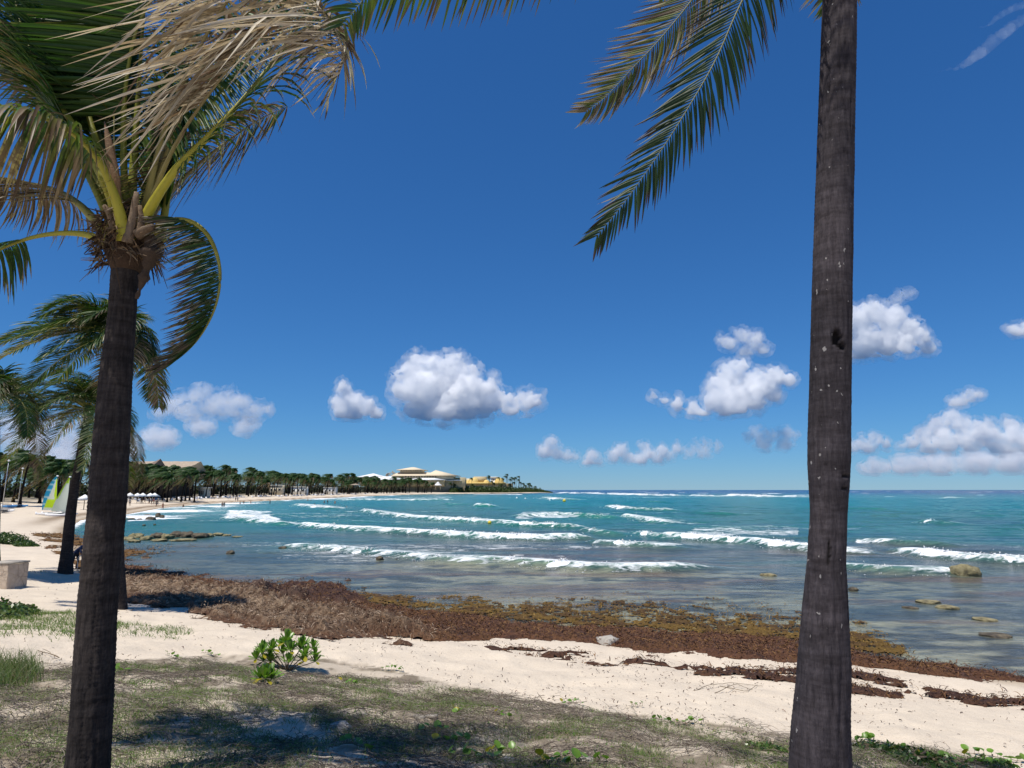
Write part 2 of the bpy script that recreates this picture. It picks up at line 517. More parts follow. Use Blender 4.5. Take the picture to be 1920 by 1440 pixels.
# foam that lies about: the wash on the far beach, lines of froth
pxy = proj(np.stack((X, Y, Z * 0), -1))
near_w = sstep(120, 60, r)
edge = np.exp(-(off / 1.2) ** 2) * (1 - near_w) * .8
bayw = np.exp(-(off / 16.0) ** 2) * sstep(95, 150, r) * sstep(700, 500, r) * sstep(.40, .62, fbm2(X * .05, Y * .11, 71, 4)) * .95
lines = sstep(.60, .72, fbm2(X * .035 + Y * .01, Y * .16, 77, 4)) * sstep(30, 50, r) * sstep(300, 120, r) * .36 * sstep(4, 12, off)
def softp(poly, w=6):
    s = dist_poly_edge(pxy[:, 0], pxy[:, 1], poly); s = np.where(in_poly(pxy[:, 0], pxy[:, 1], poly), s, -s)
    return sstep(-1, w, s + (fbm2(X * .16, Y * .3, 79, 4) - .5) * 2.6 * w)
back = softp([(430, 955), (505, 958), (530, 978), (470, 976), (420, 968)], 7) * .6 \
     + softp([(980, 958), (1150, 962), (1120, 972), (960, 976)]) * .5 \
     + softp([(1300, 985), (1500, 990), (1500, 1008), (1280, 1003)]) * .45 \
     + softp([(1600, 1010), (1740, 1015), (1740, 1028), (1600, 1025)]) * .5 \
     + softp([(240, 967), (330, 966), (360, 974), (240, 977)]) * .75 \
     + softp([(590, 940), (690, 931), (850, 930), (850, 936), (640, 940)], 3) * .38
caps = sstep(.735, .78, fbm2(X * .012, Y * .055, 83, 4)) * sstep(250, 600, r) * .8
foam = np.clip(np.maximum.reduce([foam, edge, bayw, lines, back, caps]), 0, 1)
# the colour of the body of water: shallow reef flat, sandy bay, turquoise lagoon, deep sea
shallow = np.array((.34, .33, .22)); rock = np.array((.085, .09, .072)); slate = np.array((.085, .125, .12)); teal = np.array((.036, .195, .165))
turq = np.array((.014, .24, .235)); milky = np.array((.20, .43, .42)); deep = np.array((.006, .055, .16)); midb = np.array((.012, .12, .22))
def lerp(a, b, t): return a * (1 - t)[:, None] + b * t[:, None]
shallow, rock, slate, teal, turq, milky, deep, midb = [q_ * .74 for q_ in (shallow, rock, slate, teal, turq, milky, deep, midb)]
patch = fbm2(X * .22, Y * .5, 61, 5); patch2 = fbm2(X * .9, Y * 1.7, 63, 4); patch3 = fbm2(X * .06, Y * .16, 67, 4)
c = lerp(np.broadcast_to(shallow, (len(X), 3)), rock, sstep(.40, .58, .5 * patch + .5 * patch2))
c = lerp(c, slate, sstep(27, 50, r + (patch3 - .5) * 30) * .8)
rust = sstep(.54, .68, fbm2(X * .13, Y * .45, 69, 4)) * sstep(70, 45, r) * sstep(22, 30, r) * .55
c = lerp(c, np.array((.16, .10, .06)), rust)
c = lerp(c, teal, sstep(50, 92, r + (patch3 - .5) * 50))
c = lerp(c, np.array((.035, .10, .13)), sstep(.56, .70, patch3) * sstep(60, 80, r) * sstep(320, 160, r) * .6)
c = lerp(c, turq, sstep(110, 260, r + (patch3 - .5) * 80))
c = lerp(c, milky, np.exp(-(off / 26) ** 2) * sstep(95, 165, r) * sstep(1000, 500, r) * .9)
c = lerp(c, midb, sstep(520, 900, r + (patch3 - .5) * 200) * .85)
c = lerp(c, deep, sstep(800, 1500, r + (patch3 - .5) * 250))
# light through the thin wave tops, painted into the water colour as green
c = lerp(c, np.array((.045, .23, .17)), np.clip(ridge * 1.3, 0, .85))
fk = keep[F].any(1); F = F[fk]
used = np.unique(F); remap = np.full(len(X), -1); remap[used] = np.arange(len(used)); F = remap[F]
m, n, out = mat_new('sea_water')
p = N(n, 'BsdfPrincipled', Roughness=.2, IOR=1.33); p.inputs['Specular IOR Level'].default_value = .26
a_ = N(n, 'Attribute', attribute_name='Col'); f_ = N(n, 'Attribute', attribute_name='foam'); rg = N(n, 'Attribute', attribute_name='range')
co = obj_co(n, (1, 1, 1)); cos_ = obj_co(n, (.35, 1, 1))
w1 = noise_n(n, cos_, .9, 6, .6, .4); w2 = noise_n(n, cos_, 4.2, 5, .6, .6); w3 = noise_n(n, cos_, .07, 5, .55, .3)
v1 = ramp(n, w2, [(.32, (.55, .58, .62)), (.68, (1.4, 1.38, 1.32))])
v2 = ramp(n, w3, [(.35, (.78, .82, .86)), (.65, (1.12, 1.1, 1.08))])
bc = mixc(n, 1.0, mixc(n, 1.0, a_.outputs[0], v1, 'MULTIPLY'), v2, 'MULTIPLY')
# lacy foam: cells whose walls break where the strength is low
vo = N(n, 'TexVoronoi', Scale=1.0); vo.feature = 'DISTANCE_TO_EDGE'
wcoord = N(n, 'VectorMath', operation='ADD'); wn = N(n, 'TexNoise', Scale=1.6, Detail=4.0)
n.links.new(co, wn.inputs['Vector']); sc = N(n, 'VectorMath', operation='SCALE'); sc.inputs[3].default_value = 1.4
n.links.new(wn.outputs[1], sc.inputs[0]); n.links.new(cos_, wcoord.inputs[0]); n.links.new(sc.outputs[0], wcoord.inputs[1])
n.links.new(wcoord.outputs[0], vo.inputs['Vector'])
lace = math_n(n, 'MULTIPLY', vo.outputs[0], 1.5)
fn = noise_n(n, cos_, 1.3, 7, .68, .4)
t1 = math_n(n, 'ADD', math_n(n, 'MULTIPLY', f_.outputs['Fac'], 1.15), math_n(n, 'MULTIPLY', math_n(n, 'SUBTRACT', fn, .5), 1.3))
t2 = math_n(n, 'SUBTRACT', t1, math_n(n, 'MULTIPLY', lace, .55))
fm = N(n, 'MapRange'); fm.inputs[1].default_value = .34; fm.inputs[2].default_value = .62
n.links.new(t2, fm.inputs[0])
gate = N(n, 'MapRange'); gate.inputs[1].default_value = .02; gate.inputs[2].default_value = .2
n.links.new(f_.outputs['Fac'], gate.inputs[0])
fmask = math_n(n, 'MULTIPLY', fm.outputs[0], gate.outputs[0])
n.links.new(mixc(n, fmask, bc, (.82, .84, .85)), p.inputs['Base Color'])
rgh = N(n, 'MapRange'); rgh.inputs[3].default_value = .2; rgh.inputs[4].default_value = .85; n.links.new(fmask, rgh.inputs[0]); n.links.new(rgh.outputs[0], p.inputs['Roughness'])
b1 = N(n, 'Bump', Strength=.55, Distance=.45); n.links.new(w1, b1.inputs['Height'])
b2 = N(n, 'Bump', Strength=.5, Distance=.12); n.links.new(w2, b2.inputs['Height']); n.links.new(b1.outputs[0], b2.inputs['Normal'])
n.links.new(b2.outputs[0], p.inputs['Normal']); n.links.new(p.outputs[0], out.inputs[0])
SEA = put('sea', mesh_np('sea', np.stack((X, Y, Z), -1)[used], F, m, c[used], attrs={'foam': foam[used], 'range': r[used]}))
tag(SEA, kind='structure')

# ---- the tumbling white water of each breaker: a part of the sea
m, n, out = mat_new('white_water')
p = N(n, 'BsdfPrincipled', Roughness=.9); p.inputs['Specular IOR Level'].default_value = .2
co = obj_co(n); n.links.new(ramp(n, noise_n(n, co, 2.2, 7, .65), [(.3, (.66, .72, .75)), (.55, (.86, .87, .88))]), p.inputs['Base Color'])
b = N(n, 'Bump', Strength=.6, Distance=.2); n.links.new(noise_n(n, co, 3.5, 7, .7), b.inputs['Height']); n.links.new(b.outputs[0], p.inputs['Normal'])
n.links.new(p.outputs[0], out.inputs[0])
WHITE = m
for Q, Nn, sl, h, fs in CREST:
    if fs < .55: continue
    K = 9
    w = max(1.0, Q[0, 1] / 110)
    L = sl[-1]
    e = np.clip(np.minimum(sl, L - sl) / (.12 * L + .5), 0, 1) ** .6
    gap_ = sstep(.30, .46, fbm2(sl * .16 / w + h * 17, sl * 0 + 3.3, 99, 3)); e = e * (.12 + .88 * gap_)
    body = e * .66 * (.25 + 1.3 * fbm2(sl * .5 / w, sl * 0 + h * 31, 91, 4))
    t = np.linspace(-.35, 1, K)
    S_ = t[None] * (.9 * w * (.3 + 1.3 * fbm2(sl * .9 / w, sl * 0 + 5, 93, 3)))[:, None] * e[:, None]
    Hh = (h * body)[:, None] * np.where(t[None] < 0, 1 - (t[None] / .35) ** 2 * .55, np.cos(np.clip(t[None], 0, 1) * math.pi / 2) ** .8) * 1.25
    PX = Q[:, None, 0] + Nn[:, None, 0] * S_; PY = Q[:, None, 1] + Nn[:, None, 1] * S_
    lump = (fbm2(PX * 1.9 / w, PY * 1.9 / w, 95, 4) - .42) * .5 * h + (fbm2(PX * 6 / w, PY * 6 / w, 97, 3) - .5) * .22 * h
    PZ = Hh + lump * (e[:, None] * np.sin(np.linspace(.15, .95, K) * math.pi)[None]) - .03
    PZ[:, -1] = -.04
    V = np.stack((PX, PY, PZ), -1).reshape(-1, 3)
    i = np.arange(len(Q) - 1)[:, None] * K + np.arange(K - 1)[None]
    Fq = np.stack((i, i + 1, i + K + 1, i + K), -1).reshape(-1, 4)
    # flecks of spray and torn foam along the crest and the toe
    ns = int(L / w * 26); kk = RNG.integers(0, len(Q), ns); ok = RNG.random(ns) < e[kk]; kk = kk[ok]; ns = len(kk)
    toe = RNG.random(ns) < .45
    so = np.where(toe, .9 + RNG.exponential(.35, ns), RNG.normal(-.05, .22, ns)) * w * .9
    hz = np.where(toe, .03 + .06 * RNG.random(ns), h * body[kk] * 1.2 + RNG.exponential(.07, ns) * h)
    P0 = np.stack((Q[kk, 0] + Nn[kk, 0] * so + RNG.normal(0, .2, ns), Q[kk, 1] + Nn[kk, 1] * so + RNG.normal(0, .2, ns), hz), -1)
    sz = w * RNG.uniform(.03, .13, ns)[:, None]; J_ = RNG.normal(0, 1, (4, ns, 3)); J_ /= np.linalg.norm(J_, axis=2)[..., None]
    fl = np.where(toe, .35, 1.0)[:, None] * np.array((0, 0, 1.0)) + np.array((1.0, 1, 0))
    Vs = np.stack([P0 + J_[q_] * sz * fl for q_ in range(4)], 1).reshape(-1, 3)
    b4 = len(V) + np.arange(ns)[:, None] * 4
    Ft = np.concatenate([b4 + np.array(q_)[None] for q_ in ((0, 1, 2), (0, 2, 3), (0, 3, 1), (1, 3, 2))])
    put('breaking_wave', mesh_np('breaking_wave', np.vstack((V, Vs)), [Ft, Fq], WHITE), SEA)
# ------------------------------------------------------------------ sargassum weed: wet brown bank, dried pale heap, floating gold mats
def weed_mat(name, rough=.9, spec=.15):
    m, n, out = mat_new(name)
    p = N(n, 'BsdfPrincipled', Roughness=rough); p.inputs['Specular IOR Level'].default_value = spec
    a_ = N(n, 'Attribute', attribute_name='Col'); co = obj_co(n)
    v = ramp(n, noise_n(n, co, 16, 6, .75), [(.32, (.42, .4, .4)), (.52, (1, 1, 1)), (.72, (1.5, 1.45, 1.4))])
    n.links.new(mixc(n, 1.0, a_.outputs[0], v, 'MULTIPLY'), p.inputs['Base Color'])
    b = N(n, 'Bump', Strength=1.0, Distance=.06); n.links.new(noise_n(n, co, 22, 6, .75), b.inputs['Height']); n.links.new(b.outputs[0], p.inputs['Normal'])
    n.links.new(p.outputs[0], out.inputs[0])
    return m
WEED = weed_mat('sargassum')
BROWN = [(222, 1054), (300, 1063), (400, 1080), (500, 1095), (640, 1112), (700, 1128), (800, 1141), (900, 1154), (1100, 1172), (1300, 1186), (1500, 1200), (1600, 1216), (1760, 1243), (1930, 1268), (2300, 1330),
         (2300, 1362), (1930, 1290), (1760, 1272), (1600, 1252), (1500, 1244), (1350, 1236), (1200, 1222), (1050, 1207), (930, 1202), (820, 1206), (720, 1196), (560, 1165), (400, 1130), (222, 1090)]
HEAP = [(215, 1078), (320, 1086), (420, 1100), (520, 1118), (620, 1140), (720, 1163), (800, 1180), (845, 1196), (800, 1206), (720, 1204), (620, 1198), (520, 1186), (420, 1168), (330, 1150), (215, 1136)]
MOUND = [(430, 1120), (470, 1104), (540, 1092), (600, 1088), (650, 1094), (690, 1126), (690, 1144), (640, 1150), (560, 1148), (480, 1136)]
BAY = [(50, 990), (100, 992), (128, 985), (150, 1003), (210, 1015), (330, 1030), (330, 1044), (235, 1050), (222, 1090), (150, 1075), (100, 1040), (60, 1010)]
GOLD = [(480, 1078), (560, 1086), (660, 1092), (760, 1104), (900, 1112), (1050, 1100), (1200, 1082), (1350, 1082), (1480, 1096), (1600, 1130), (1680, 1190), (1720, 1236), (1640, 1248), (1500, 1232), (1300, 1218), (1100, 1203), (900, 1184), (700, 1160), (560, 1130)]
GOLD2 = [(205, 1018), (300, 1016), (420, 1022), (440, 1030), (360, 1038), (300, 1048), (210, 1050)]
STREW = [(860, 1206), (1000, 1212), (1200, 1228), (1350, 1240), (1500, 1248), (1620, 1258), (1800, 1286), (1930, 1300), (2200, 1360), (2200, 1400), (1930, 1345), (1760, 1318), (1620, 1308), (1500, 1296), (1380, 1282), (1250, 1262), (1080, 1250), (950, 1226)]
rr = np.geomspace(9, 85, 620); aa = np.linspace(R(-44), R(46), 900)
X, Y, F, n_, m_ = polar(rr, aa)
d = shore_d(X, Y)
T0 = np.maximum(ground_z(X, Y, d), -.03)
q = proj(np.stack((X, Y, T0), -1))
def soft(poly, w, q=q):
    s = dist_poly_edge(q[:, 0], q[:, 1], poly)
    s = np.where(in_poly(q[:, 0], q[:, 1], poly), s, -s)
    jag = (fbm2(X * 1.1, Y * 1.1, 101, 5) - .5) * 26
    return sstep(0, w, s + jag * (w / 14))
wb = soft(BROWN, 12); wh = soft(HEAP, 26); wm = soft(MOUND, 26); wg = soft(GOLD, 34); wg2 = soft(GOLD2, 10); wbay = soft(BAY, 10) * .8
ws = soft(STREW, 12)
f1 = fbm2(X * 1.4, Y * 1.4, 103, 5); f2 = fbm2(X * 4.5, Y * 4.5, 105, 4); f3 = fbm2(X * .5, Y * .5, 107, 3); f4 = fbm2(X * 9, Y * 9, 109, 3)
strew = ws * sstep(.44, .56, fbm2(X * .6, Y * 1.9, 111, 5) + .10 * (f2 - .5))
prox = np.clip(1 - dist_line(q[:, 0], q[:, 1], BROWN[:14]) / 62, 0, 1)
gold = np.maximum(wg * sstep(.36, .54, f1 * .55 + f2 * .45 + (prox - .45) * .42), wg2 * sstep(.38, .55, f1))
bayw = wbay * sstep(.42, .56, f3 * .6 + f1 * .4)
H = wb * (.09 + .09 * (f1 - .35) + .06 * (f2 - .5)) + wh * (.20 + .34 * (f1 - .35) + .24 * (f2 - .5) + .10 * (f4 - .5)) + wm * (.22 + .12 * (f1 - .3) + .14 * (f2 - .5)) \
    + strew * (.05 + .10 * f2) + bayw * (.07 + .14 * f2) + gold * .05 * f2
cover = np.maximum.reduce([wb, wh, wm, strew, bayw])
def setc(c, col, w): return c * (1 - w[:, None]) + np.asarray(col) * w[:, None]
c = np.zeros((len(X), 3)) + np.array((.13, .062, .034))
c = setc(c, (.15, .075, .035), sstep(.45, .7, f3) * .7)
c = setc(c, (.055, .032, .028), sstep(.55, .75, f1) * .6)
c = setc(c, (.20, .12, .035), bayw * .7)
dry = wh * sstep(.40, .62, f2 * .6 + f4 * .4)
c = setc(c, (.125, .078, .05), wh * .8)
c = setc(c, (.34, .25, .165), dry * .5 * sstep(700, 380, q[:, 0]) + dry * .4)
c = setc(c, (.060, .036, .034), wm * .85)
c = setc(c, (.05, .034, .034), strew * .6)
Zt = T0 + H - .02
fk = (cover[F] > .12).all(1)
def patch(name, fk, Z, c, mat, **kw):
    Fx = F[fk]; used = np.unique(Fx); rm = np.full(len(X), -1); rm[used] = np.arange(len(used))
    o = put(name, mesh_np(name, np.stack((X, Y, Z), -1)[used], rm[Fx], mat, c[used]))
    return tag(o, kind='stuff', **kw)
patch('sargassum_bank', fk, Zt, c, WEED, label='matted brown sargassum seaweed washed up along the waterline')
# floating mats: rafts of gold weed lying on the water, water between the clumps
g3 = sstep(.47, .55, f2 * .5 + f4 * .5 + (gold - .7) * .20 + (prox - .4) * .16)
gm = gold * g3
fkg = ((gm[F] > .28).all(1)) & ~fk
cg = np.zeros((len(X), 3)) + np.array((.165, .10, .026)); cg = setc(cg, (.10, .058, .024), sstep(.45, .65, f1)); cg = setc(cg, (.13, .07, .03), wg2 * .5)
patch('floating_sargassum', fkg, np.maximum(T0, .0) + .012 + .05 * f4 * gm, cg, WEED, label='golden sargassum seaweed floating in rafts on the shallows')

# loose strands and fronds on top, so that the heap has a tangled skin
def strands(name, poly_w, n_try, cols, ln, wd, lift, label, mat=WEED, zb=None):
    idx = RNG.integers(0, len(X), n_try)
    # sample evenly per picture area: the polar grid is already close to that
    ok = RNG.random(n_try) < poly_w[idx]
    idx = idx[ok]; n = len(idx)
    r = np.hypot(X[idx], Y[idx])
    px = X[idx] + RNG.normal(0, .02, n) * r / 4; py = Y[idx] + RNG.normal(0, .03, n) * r / 4
    pz = (Zt if zb is None else zb)[idx] + RNG.random(n) * lift
    L = ln * (.5 + RNG.random(n)) * (.8 + r / 40); W = wd * (.6 + .8 * RNG.random(n)) * (.7 + r / 30)
    az = RNG.random(n) * 2 * math.pi; el = RNG.normal(.15, .5, n); bend = RNG.normal(0, 1.2, n)
    dirs = []
    P0 = np.stack((px, py, pz), -1); pts = [P0]
    for k in range(3):
        a = az + bend * k / 2; e = el - .5 * k
        D = np.stack((np.cos(a) * np.cos(e), np.sin(a) * np.cos(e), np.sin(e)), -1)
        pts.append(pts[-1] + D * (L / 3)[:, None])
    side = np.stack((-np.sin(az), np.cos(az), RNG.normal(0, .6, n)), -1); side /= np.linalg.norm(side, axis=1)[:, None]
    V = []
    for k, pt in enumerate(pts):
        w = W * (1, 1, .8, .25)[k]
        V += [pt - side * w[:, None], pt + side * w[:, None]]
    V = np.stack(V, 1).reshape(-1, 3)
    b = np.arange(n)[:, None] * 8
    Fq = np.concatenate([np.stack((b[:, 0] + 2 * k, b[:, 0] + 2 * k + 1, b[:, 0] + 2 * k + 3, b[:, 0] + 2 * k + 2), -1) for k in range(3)])
    ci = RNG.integers(0, len(cols), n); cc = np.asarray(cols)[ci] * (.65 + .7 * RNG.random(n))[:, None]
    o = put(name, mesh_np(name, V, Fq, mat, np.repeat(cc, 8, 0)))
    return tag(o, kind='stuff', label=label)
STR = simple('weed_strand', (1, 1, 1), .85, .15, 20, use_col=True, spec=.2)
cdark = [(.10, .05, .032), (.13, .065, .03), (.06, .034, .028), (.17, .09, .035)]
cdry = [(.30, .22, .15), (.20, .135, .085), (.11, .07, .045), (.38, .29, .21), (.14, .085, .05), (.09, .055, .035)]
strands('sargassum_strands', np.clip(wb + wm + strew * .8 + bayw * .6, 0, 1) * (1 - wh * .8), 330000, cdark, .10, .007, .06, 'brown wet sargassum strands tangled over the bank', STR)
strands('dried_weed_strands', wh, 380000, cdry, .14, .005, .09, 'pale dried weed strands on the heap', STR)
strands('floating_strands', gm, 260000, [(.20, .125, .03), (.14, .08, .02), (.26, .165, .045)], .07, .007, .03, 'golden weed sprigs floating at the edge', STR, np.maximum(T0, .0) + .02)
# crumbs of weed scattered over the sand
crumb = sstep(2, 7, d) * sstep(30, 20, d) * sstep(45, 30, np.hypot(X, Y)) * (.010 + .05 * sstep(.52, .7, f3) + .10 * soft(STREW, 60)) * (d > 1)
strands('weed_crumbs', crumb, 330000, [(.10, .06, .045), (.16, .10, .07), (.07, .05, .04)], .05, .006, .01, 'dark crumbs of weed strewn over the sand', STR, T0 + .004)

# ------------------------------------------------------------------ dune plants
def scatter(n_try, fx, fy, wfun):
    x = RNG.uniform(*fx, n_try); y = RNG.uniform(*fy, n_try)
    z = ground_z(x, y)
    q = proj(np.stack((x, y, z), -1))
    ok = RNG.random(n_try) < wfun(x, y, q)
    return x[ok], y[ok], z[ok], q[ok]
def dune_w_(x, y, q):
    s = dist_poly_edge(q[:, 0], q[:, 1], DUNE); s = np.where(in_poly(q[:, 0], q[:, 1], DUNE), s, -s)
    s = s + (fbm2(x * 1.4, y * 1.4, 121, 4) - .5) * 46
    return sstep(-4, 14, s)
def clumpy(x, y, seed, a, b, f=1.0): return sstep(a, b, fbm2(x * f, y * f, seed, 4))
def in_view(q): return (q[:, 0] > -260) & (q[:, 0] < 2180) & (q[:, 1] < 1640)

# dry runner stems: wiry, arching, crossing each other
x, y, z, q = scatter(46000, (-6, 6.5), (2.6, 12), lambda x, y, q: in_view(q) * dune_w_(x, y, q) * (.16 + .84 * clumpy(x, y, 123, .40, .56, 1.5)) * .75)
n = len(x); K = 6
az = RNG.normal(0.1, 1.1, n) + np.where(RNG.random(n) < .5, 0, math.pi); turn = RNG.normal(0, .5, (n, K)).cumsum(1) * .8
L = RNG.uniform(.08, .5, n) ; amp = RNG.uniform(.0, .05, n); ph = RNG.uniform(0, 6, n)
px = x[:, None] + np.cumsum(np.cos(az[:, None] + turn) * (L / K)[:, None], 1); py = y[:, None] + np.cumsum(np.sin(az[:, None] + turn) * (L / K)[:, None], 1)
pz = ground_z(px.ravel(), py.ravel()).reshape(n, K) + .008 + amp[:, None] * np.abs(np.sin(ph[:, None] + np.linspace(0, 4, K)[None])) + RNG.random((n, 1)) * .02
Pp = np.stack((px, py, pz), -1)
Td = np.gradient(Pp, axis=1); Td /= np.linalg.norm(Td, axis=2)[..., None]
sd = np.stack((-Td[..., 1], Td[..., 0], np.zeros((n, K))), -1); sd /= np.linalg.norm(sd, axis=2)[..., None]
up = np.cross(Td, sd)
wd = (RNG.uniform(.001, .0034, n)[:, None] * np.linspace(1.2, .6, K)[None])[..., None]
V = np.stack((Pp - sd * wd, Pp + sd * wd, Pp + up * wd * 1.6), 2).reshape(-1, 3)
bse = (np.arange(n)[:, None] * K + np.arange(K - 1)[None]).ravel() * 3
Fq = np.concatenate([np.stack((bse + a, bse + b, bse + 3 + b, bse + 3 + a), -1) for a, b in ((0, 1), (1, 2), (2, 0))])
cols = np.array([(.14, .112, .09), (.20, .165, .13), (.10, .08, .065), (.28, .24, .19)])[RNG.integers(0, 4, n)] * RNG.uniform(.7, 1.2, n)[:, None]
TWIG = simple('dry_stem', (1, 1, 1), .9, .15, 12, use_col=True, spec=.15)
tag(put('dry_runner_stems', mesh_np('dry_runner_stems', V, Fq, TWIG, np.repeat(cols, K * 3, 0))), 'tangle of dry grey runner stems over the sandy dune', kind='stuff')

# grass blades
BLADE = leaf_mat('grass_blade', trans=.3, vary=.2)
def blades(name, x, y, z, hgt, wdt, cols, label, lean=.6, wind=(-.25, -.05)):
    n = len(x); K = 3
    az = RNG.random(n) * 2 * math.pi; h = hgt * (.45 + .9 * RNG.random(n)); ln = lean * (.3 + RNG.random(n))
    t = np.linspace(0, 1, K)
    ox = (np.cos(az) * ln + wind[0])[:, None] * h[:, None] * t[None] ** 1.6; oy = (np.sin(az) * ln + wind[1])[:, None] * h[:, None] * t[None] ** 1.6
    P_ = np.stack((x[:, None] + ox, y[:, None] + oy, z[:, None] - .01 + h[:, None] * (t[None] - .28 * t[None] ** 2.5 * ln[:, None])), -1)
    sd = np.stack((-np.sin(az + .8), np.cos(az + .8), np.zeros(n)), -1)
    w = (wdt * (.6 + .8 * RNG.random(n)))[:, None] * np.array([1, .8, .08])[None]
    V = np.stack((P_ - sd[:, None] * w[..., None], P_ + sd[:, None] * w[..., None]), 2).reshape(-1, 3)
    b = (np.arange(n)[:, None] * K + np.arange(K - 1)[None]).ravel() * 2
    Fq = np.stack((b, b + 1, b + 3, b + 2), -1)
    cc = np.asarray(cols)[RNG.integers(0, len(cols), n)] * RNG.uniform(.7, 1.3, n)[:, None]
    return tag(put(name, mesh_np(name, V, Fq, BLADE, np.repeat(cc, K * 2, 0))), label, kind='stuff')
gcols = [(.11, .185, .035), (.145, .21, .05), (.09, .15, .032), (.17, .185, .07), (.20, .18, .10)]
x, y, z, q = scatter(330000, (-6, 6.5), (2.8, 12), lambda x, y, q: in_view(q) * dune_w_(x, y, q) * (.05 + .95 * clumpy(x, y, 131, .46, .57, 1.6)) * .8)
blades('dune_grass', x, y, z, .075, .0024, gcols, 'short green and straw grass tufts between the runner stems', lean=1.15)
x, y, z, q = scatter(110000, (-6, 6.5), (2.8, 12), lambda x, y, q: in_view(q) * dune_w_(x, y, q) * clumpy(x, y, 137, .52, .62, 1.9) * .75)
blades('creeping_leaves', x, y, z, .038, .0065, [(.10, .19, .03), (.075, .145, .025), (.14, .21, .05), (.19, .19, .06)], 'low green creeper leaves in loose mats over the dune', lean=1.6)
LEFTP = [(-60, 1112), (60, 1118), (130, 1140), (240, 1170), (330, 1178), (372, 1186), (330, 1202), (200, 1204), (60, 1200), (-60, 1196)]
LEFT2 = [(-60, 1236), (60, 1240), (95, 1262), (70, 1300), (-60, 1320)]
LEFT3 = [(20, 1030), (70, 1030), (100, 1050), (112, 1072), (60, 1074), (30, 1066)]
def poly_w(poly, w=10, jag=30, f=1.2):
    def g(x, y, q):
        s = dist_poly_edge(q[:, 0], q[:, 1], poly); s = np.where(in_poly(q[:, 0], q[:, 1], poly), s, -s)
        return sstep(-2, w, s + (fbm2(x * f, y * f, 141, 4) - .55) * jag)
    return g
x, y, z, q = scatter(60000, (-14, -2), (7, 20), lambda x, y, q: poly_w(LEFTP)(x, y, q) * (.15 + .85 * clumpy(x, y, 143, .42, .58, .9)))
blades('vine_patch_grass', x, y, z, .13, .006, [(.10, .17, .03), (.13, .20, .04), (.08, .13, .03), (.17, .19, .07)], 'green creeping ground cover on the sand behind the trunk', lean=1.2)
x, y, z, q = scatter(40000, (-9, -3), (5, 11), lambda x, y, q: poly_w(LEFT2, 20)(x, y, q))
blades('tall_grass_tuft', x, y, z, .26, .0032, [(.10, .15, .04), (.08, .125, .03), (.16, .16, .07)], 'taller pale green grass on the dune at the edge', lean=.7)
x, y, z, q = scatter(30000, (-24, -10), (16, 34), lambda x, y, q: poly_w(LEFT3, 8)(x, y, q) * .8)
blades('creeping_cover', x, y, z, .16, .010, [(.12, .18, .05), (.16, .20, .08), (.10, .15, .04)], 'patchy green creepers on the sand near the leaning palm', lean=1.2)
EDGE = [(1590, 1378), (1660, 1370), (1740, 1386), (1820, 1408), (1900, 1440), (1900, 1500), (1590, 1500)]
x, y, z, q = scatter(60000, (2, 6), (3.2, 7), lambda x, y, q: poly_w(EDGE, 20, 40)(x, y, q) * .55)
blades('edge_grass', x, y, z, .17, .0028, [(.12, .16, .05), (.09, .13, .04), (.22, .18, .09), (.15, .17, .07)], 'grass fringe at the foot of the tall trunk', lean=.9)

# round-leaved vine plants and a beach shrub, each leaf its own part
LEAF = leaf_mat('waxy_leaf', trans=.3, rough=.35, spec=.45, vary=.18, scale=14)
def blade_mesh(name, L, W, shape, curl, cols, fold=.18, n=7):
    t = np.linspace(0, 1, n)
    w = W * np.interp(t, *shape)
    zc = curl * L * t ** 2; xx = t * L * (1 - .15 * abs(curl) * t)
    V = []; C = []
    for k in range(n):
        for s, fz in ((-1, fold), (0, 0), (1, fold)):
            V.append((xx[k], s * w[k], zc[k] + fz * w[k])); C.append(np.asarray(cols[0]) * (1 - t[k]) + np.asarray(cols[1]) * t[k])
    i = np.arange(n - 1)[:, None] * 3 + np.arange(2)[None]
    return mesh_np(name, V, np.stack((i, i + 3, i + 4, i + 1), -1).reshape(-1, 4), LEAF, C)
SPAT = ([0, .15, .45, .75, .92, 1], [.12, .25, .62, 1, .82, .12])
ROUND = ([0, .08, .3, .6, .85, 1], [.12, .75, 1, .95, .62, .2])
G1, G2, YEL = (.10, .20, .022), (.17, .31, .045), (.42, .34, .03)
spat = [blade_mesh('shrub_leaf', 1, .135, SPAT, c, (G1, b)) for c, b in ((.12, G2), (.3, (.16, .27, .05)), (-.12, G2), (.05, (.11, .21, .03)))] 
spat_y = blade_mesh('yellow_leaf', 1, .18, SPAT, -.25, ((.2, .22, .03), YEL))
rnd = [blade_mesh('vine_leaf', 1, .46, ROUND, c, (G1, b), .3) for c, b in ((.15, G2), (-.1, (.12, .22, .03)), (.3, (.18, .28, .06)))]
rnd_y = blade_mesh('vine_leaf_yellow', 1, .46, ROUND, .2, ((.3, .27, .03), YEL), .4)
STEM = simple('woody_stem', (.16, .12, .075), .85, .25, 15, .4, 40)
def rosette(root, c, R0, nl, tilt=0.0, yaw=0.0, yell=0, meshes=spat, ym=None, name='leaf', spread=(.25, 1.25)):
    for k in range(nl):
        f = k / max(1, nl - 1)
        el = spread[1] * (1 - f) + spread[0] * f
        el = math.pi / 2 - (spread[0] + (spread[1] - spread[0]) * (1 - f)) + random.uniform(-.15, .15)
        a = k * 2.399 + random.uniform(-.25, .25) + yaw
        me = ym if (k < yell and ym) else random.choice(meshes)
        o = put(name, me, root, c, (random.uniform(-.3, .3), -el, a), R0 * random.uniform(.75, 1.1))
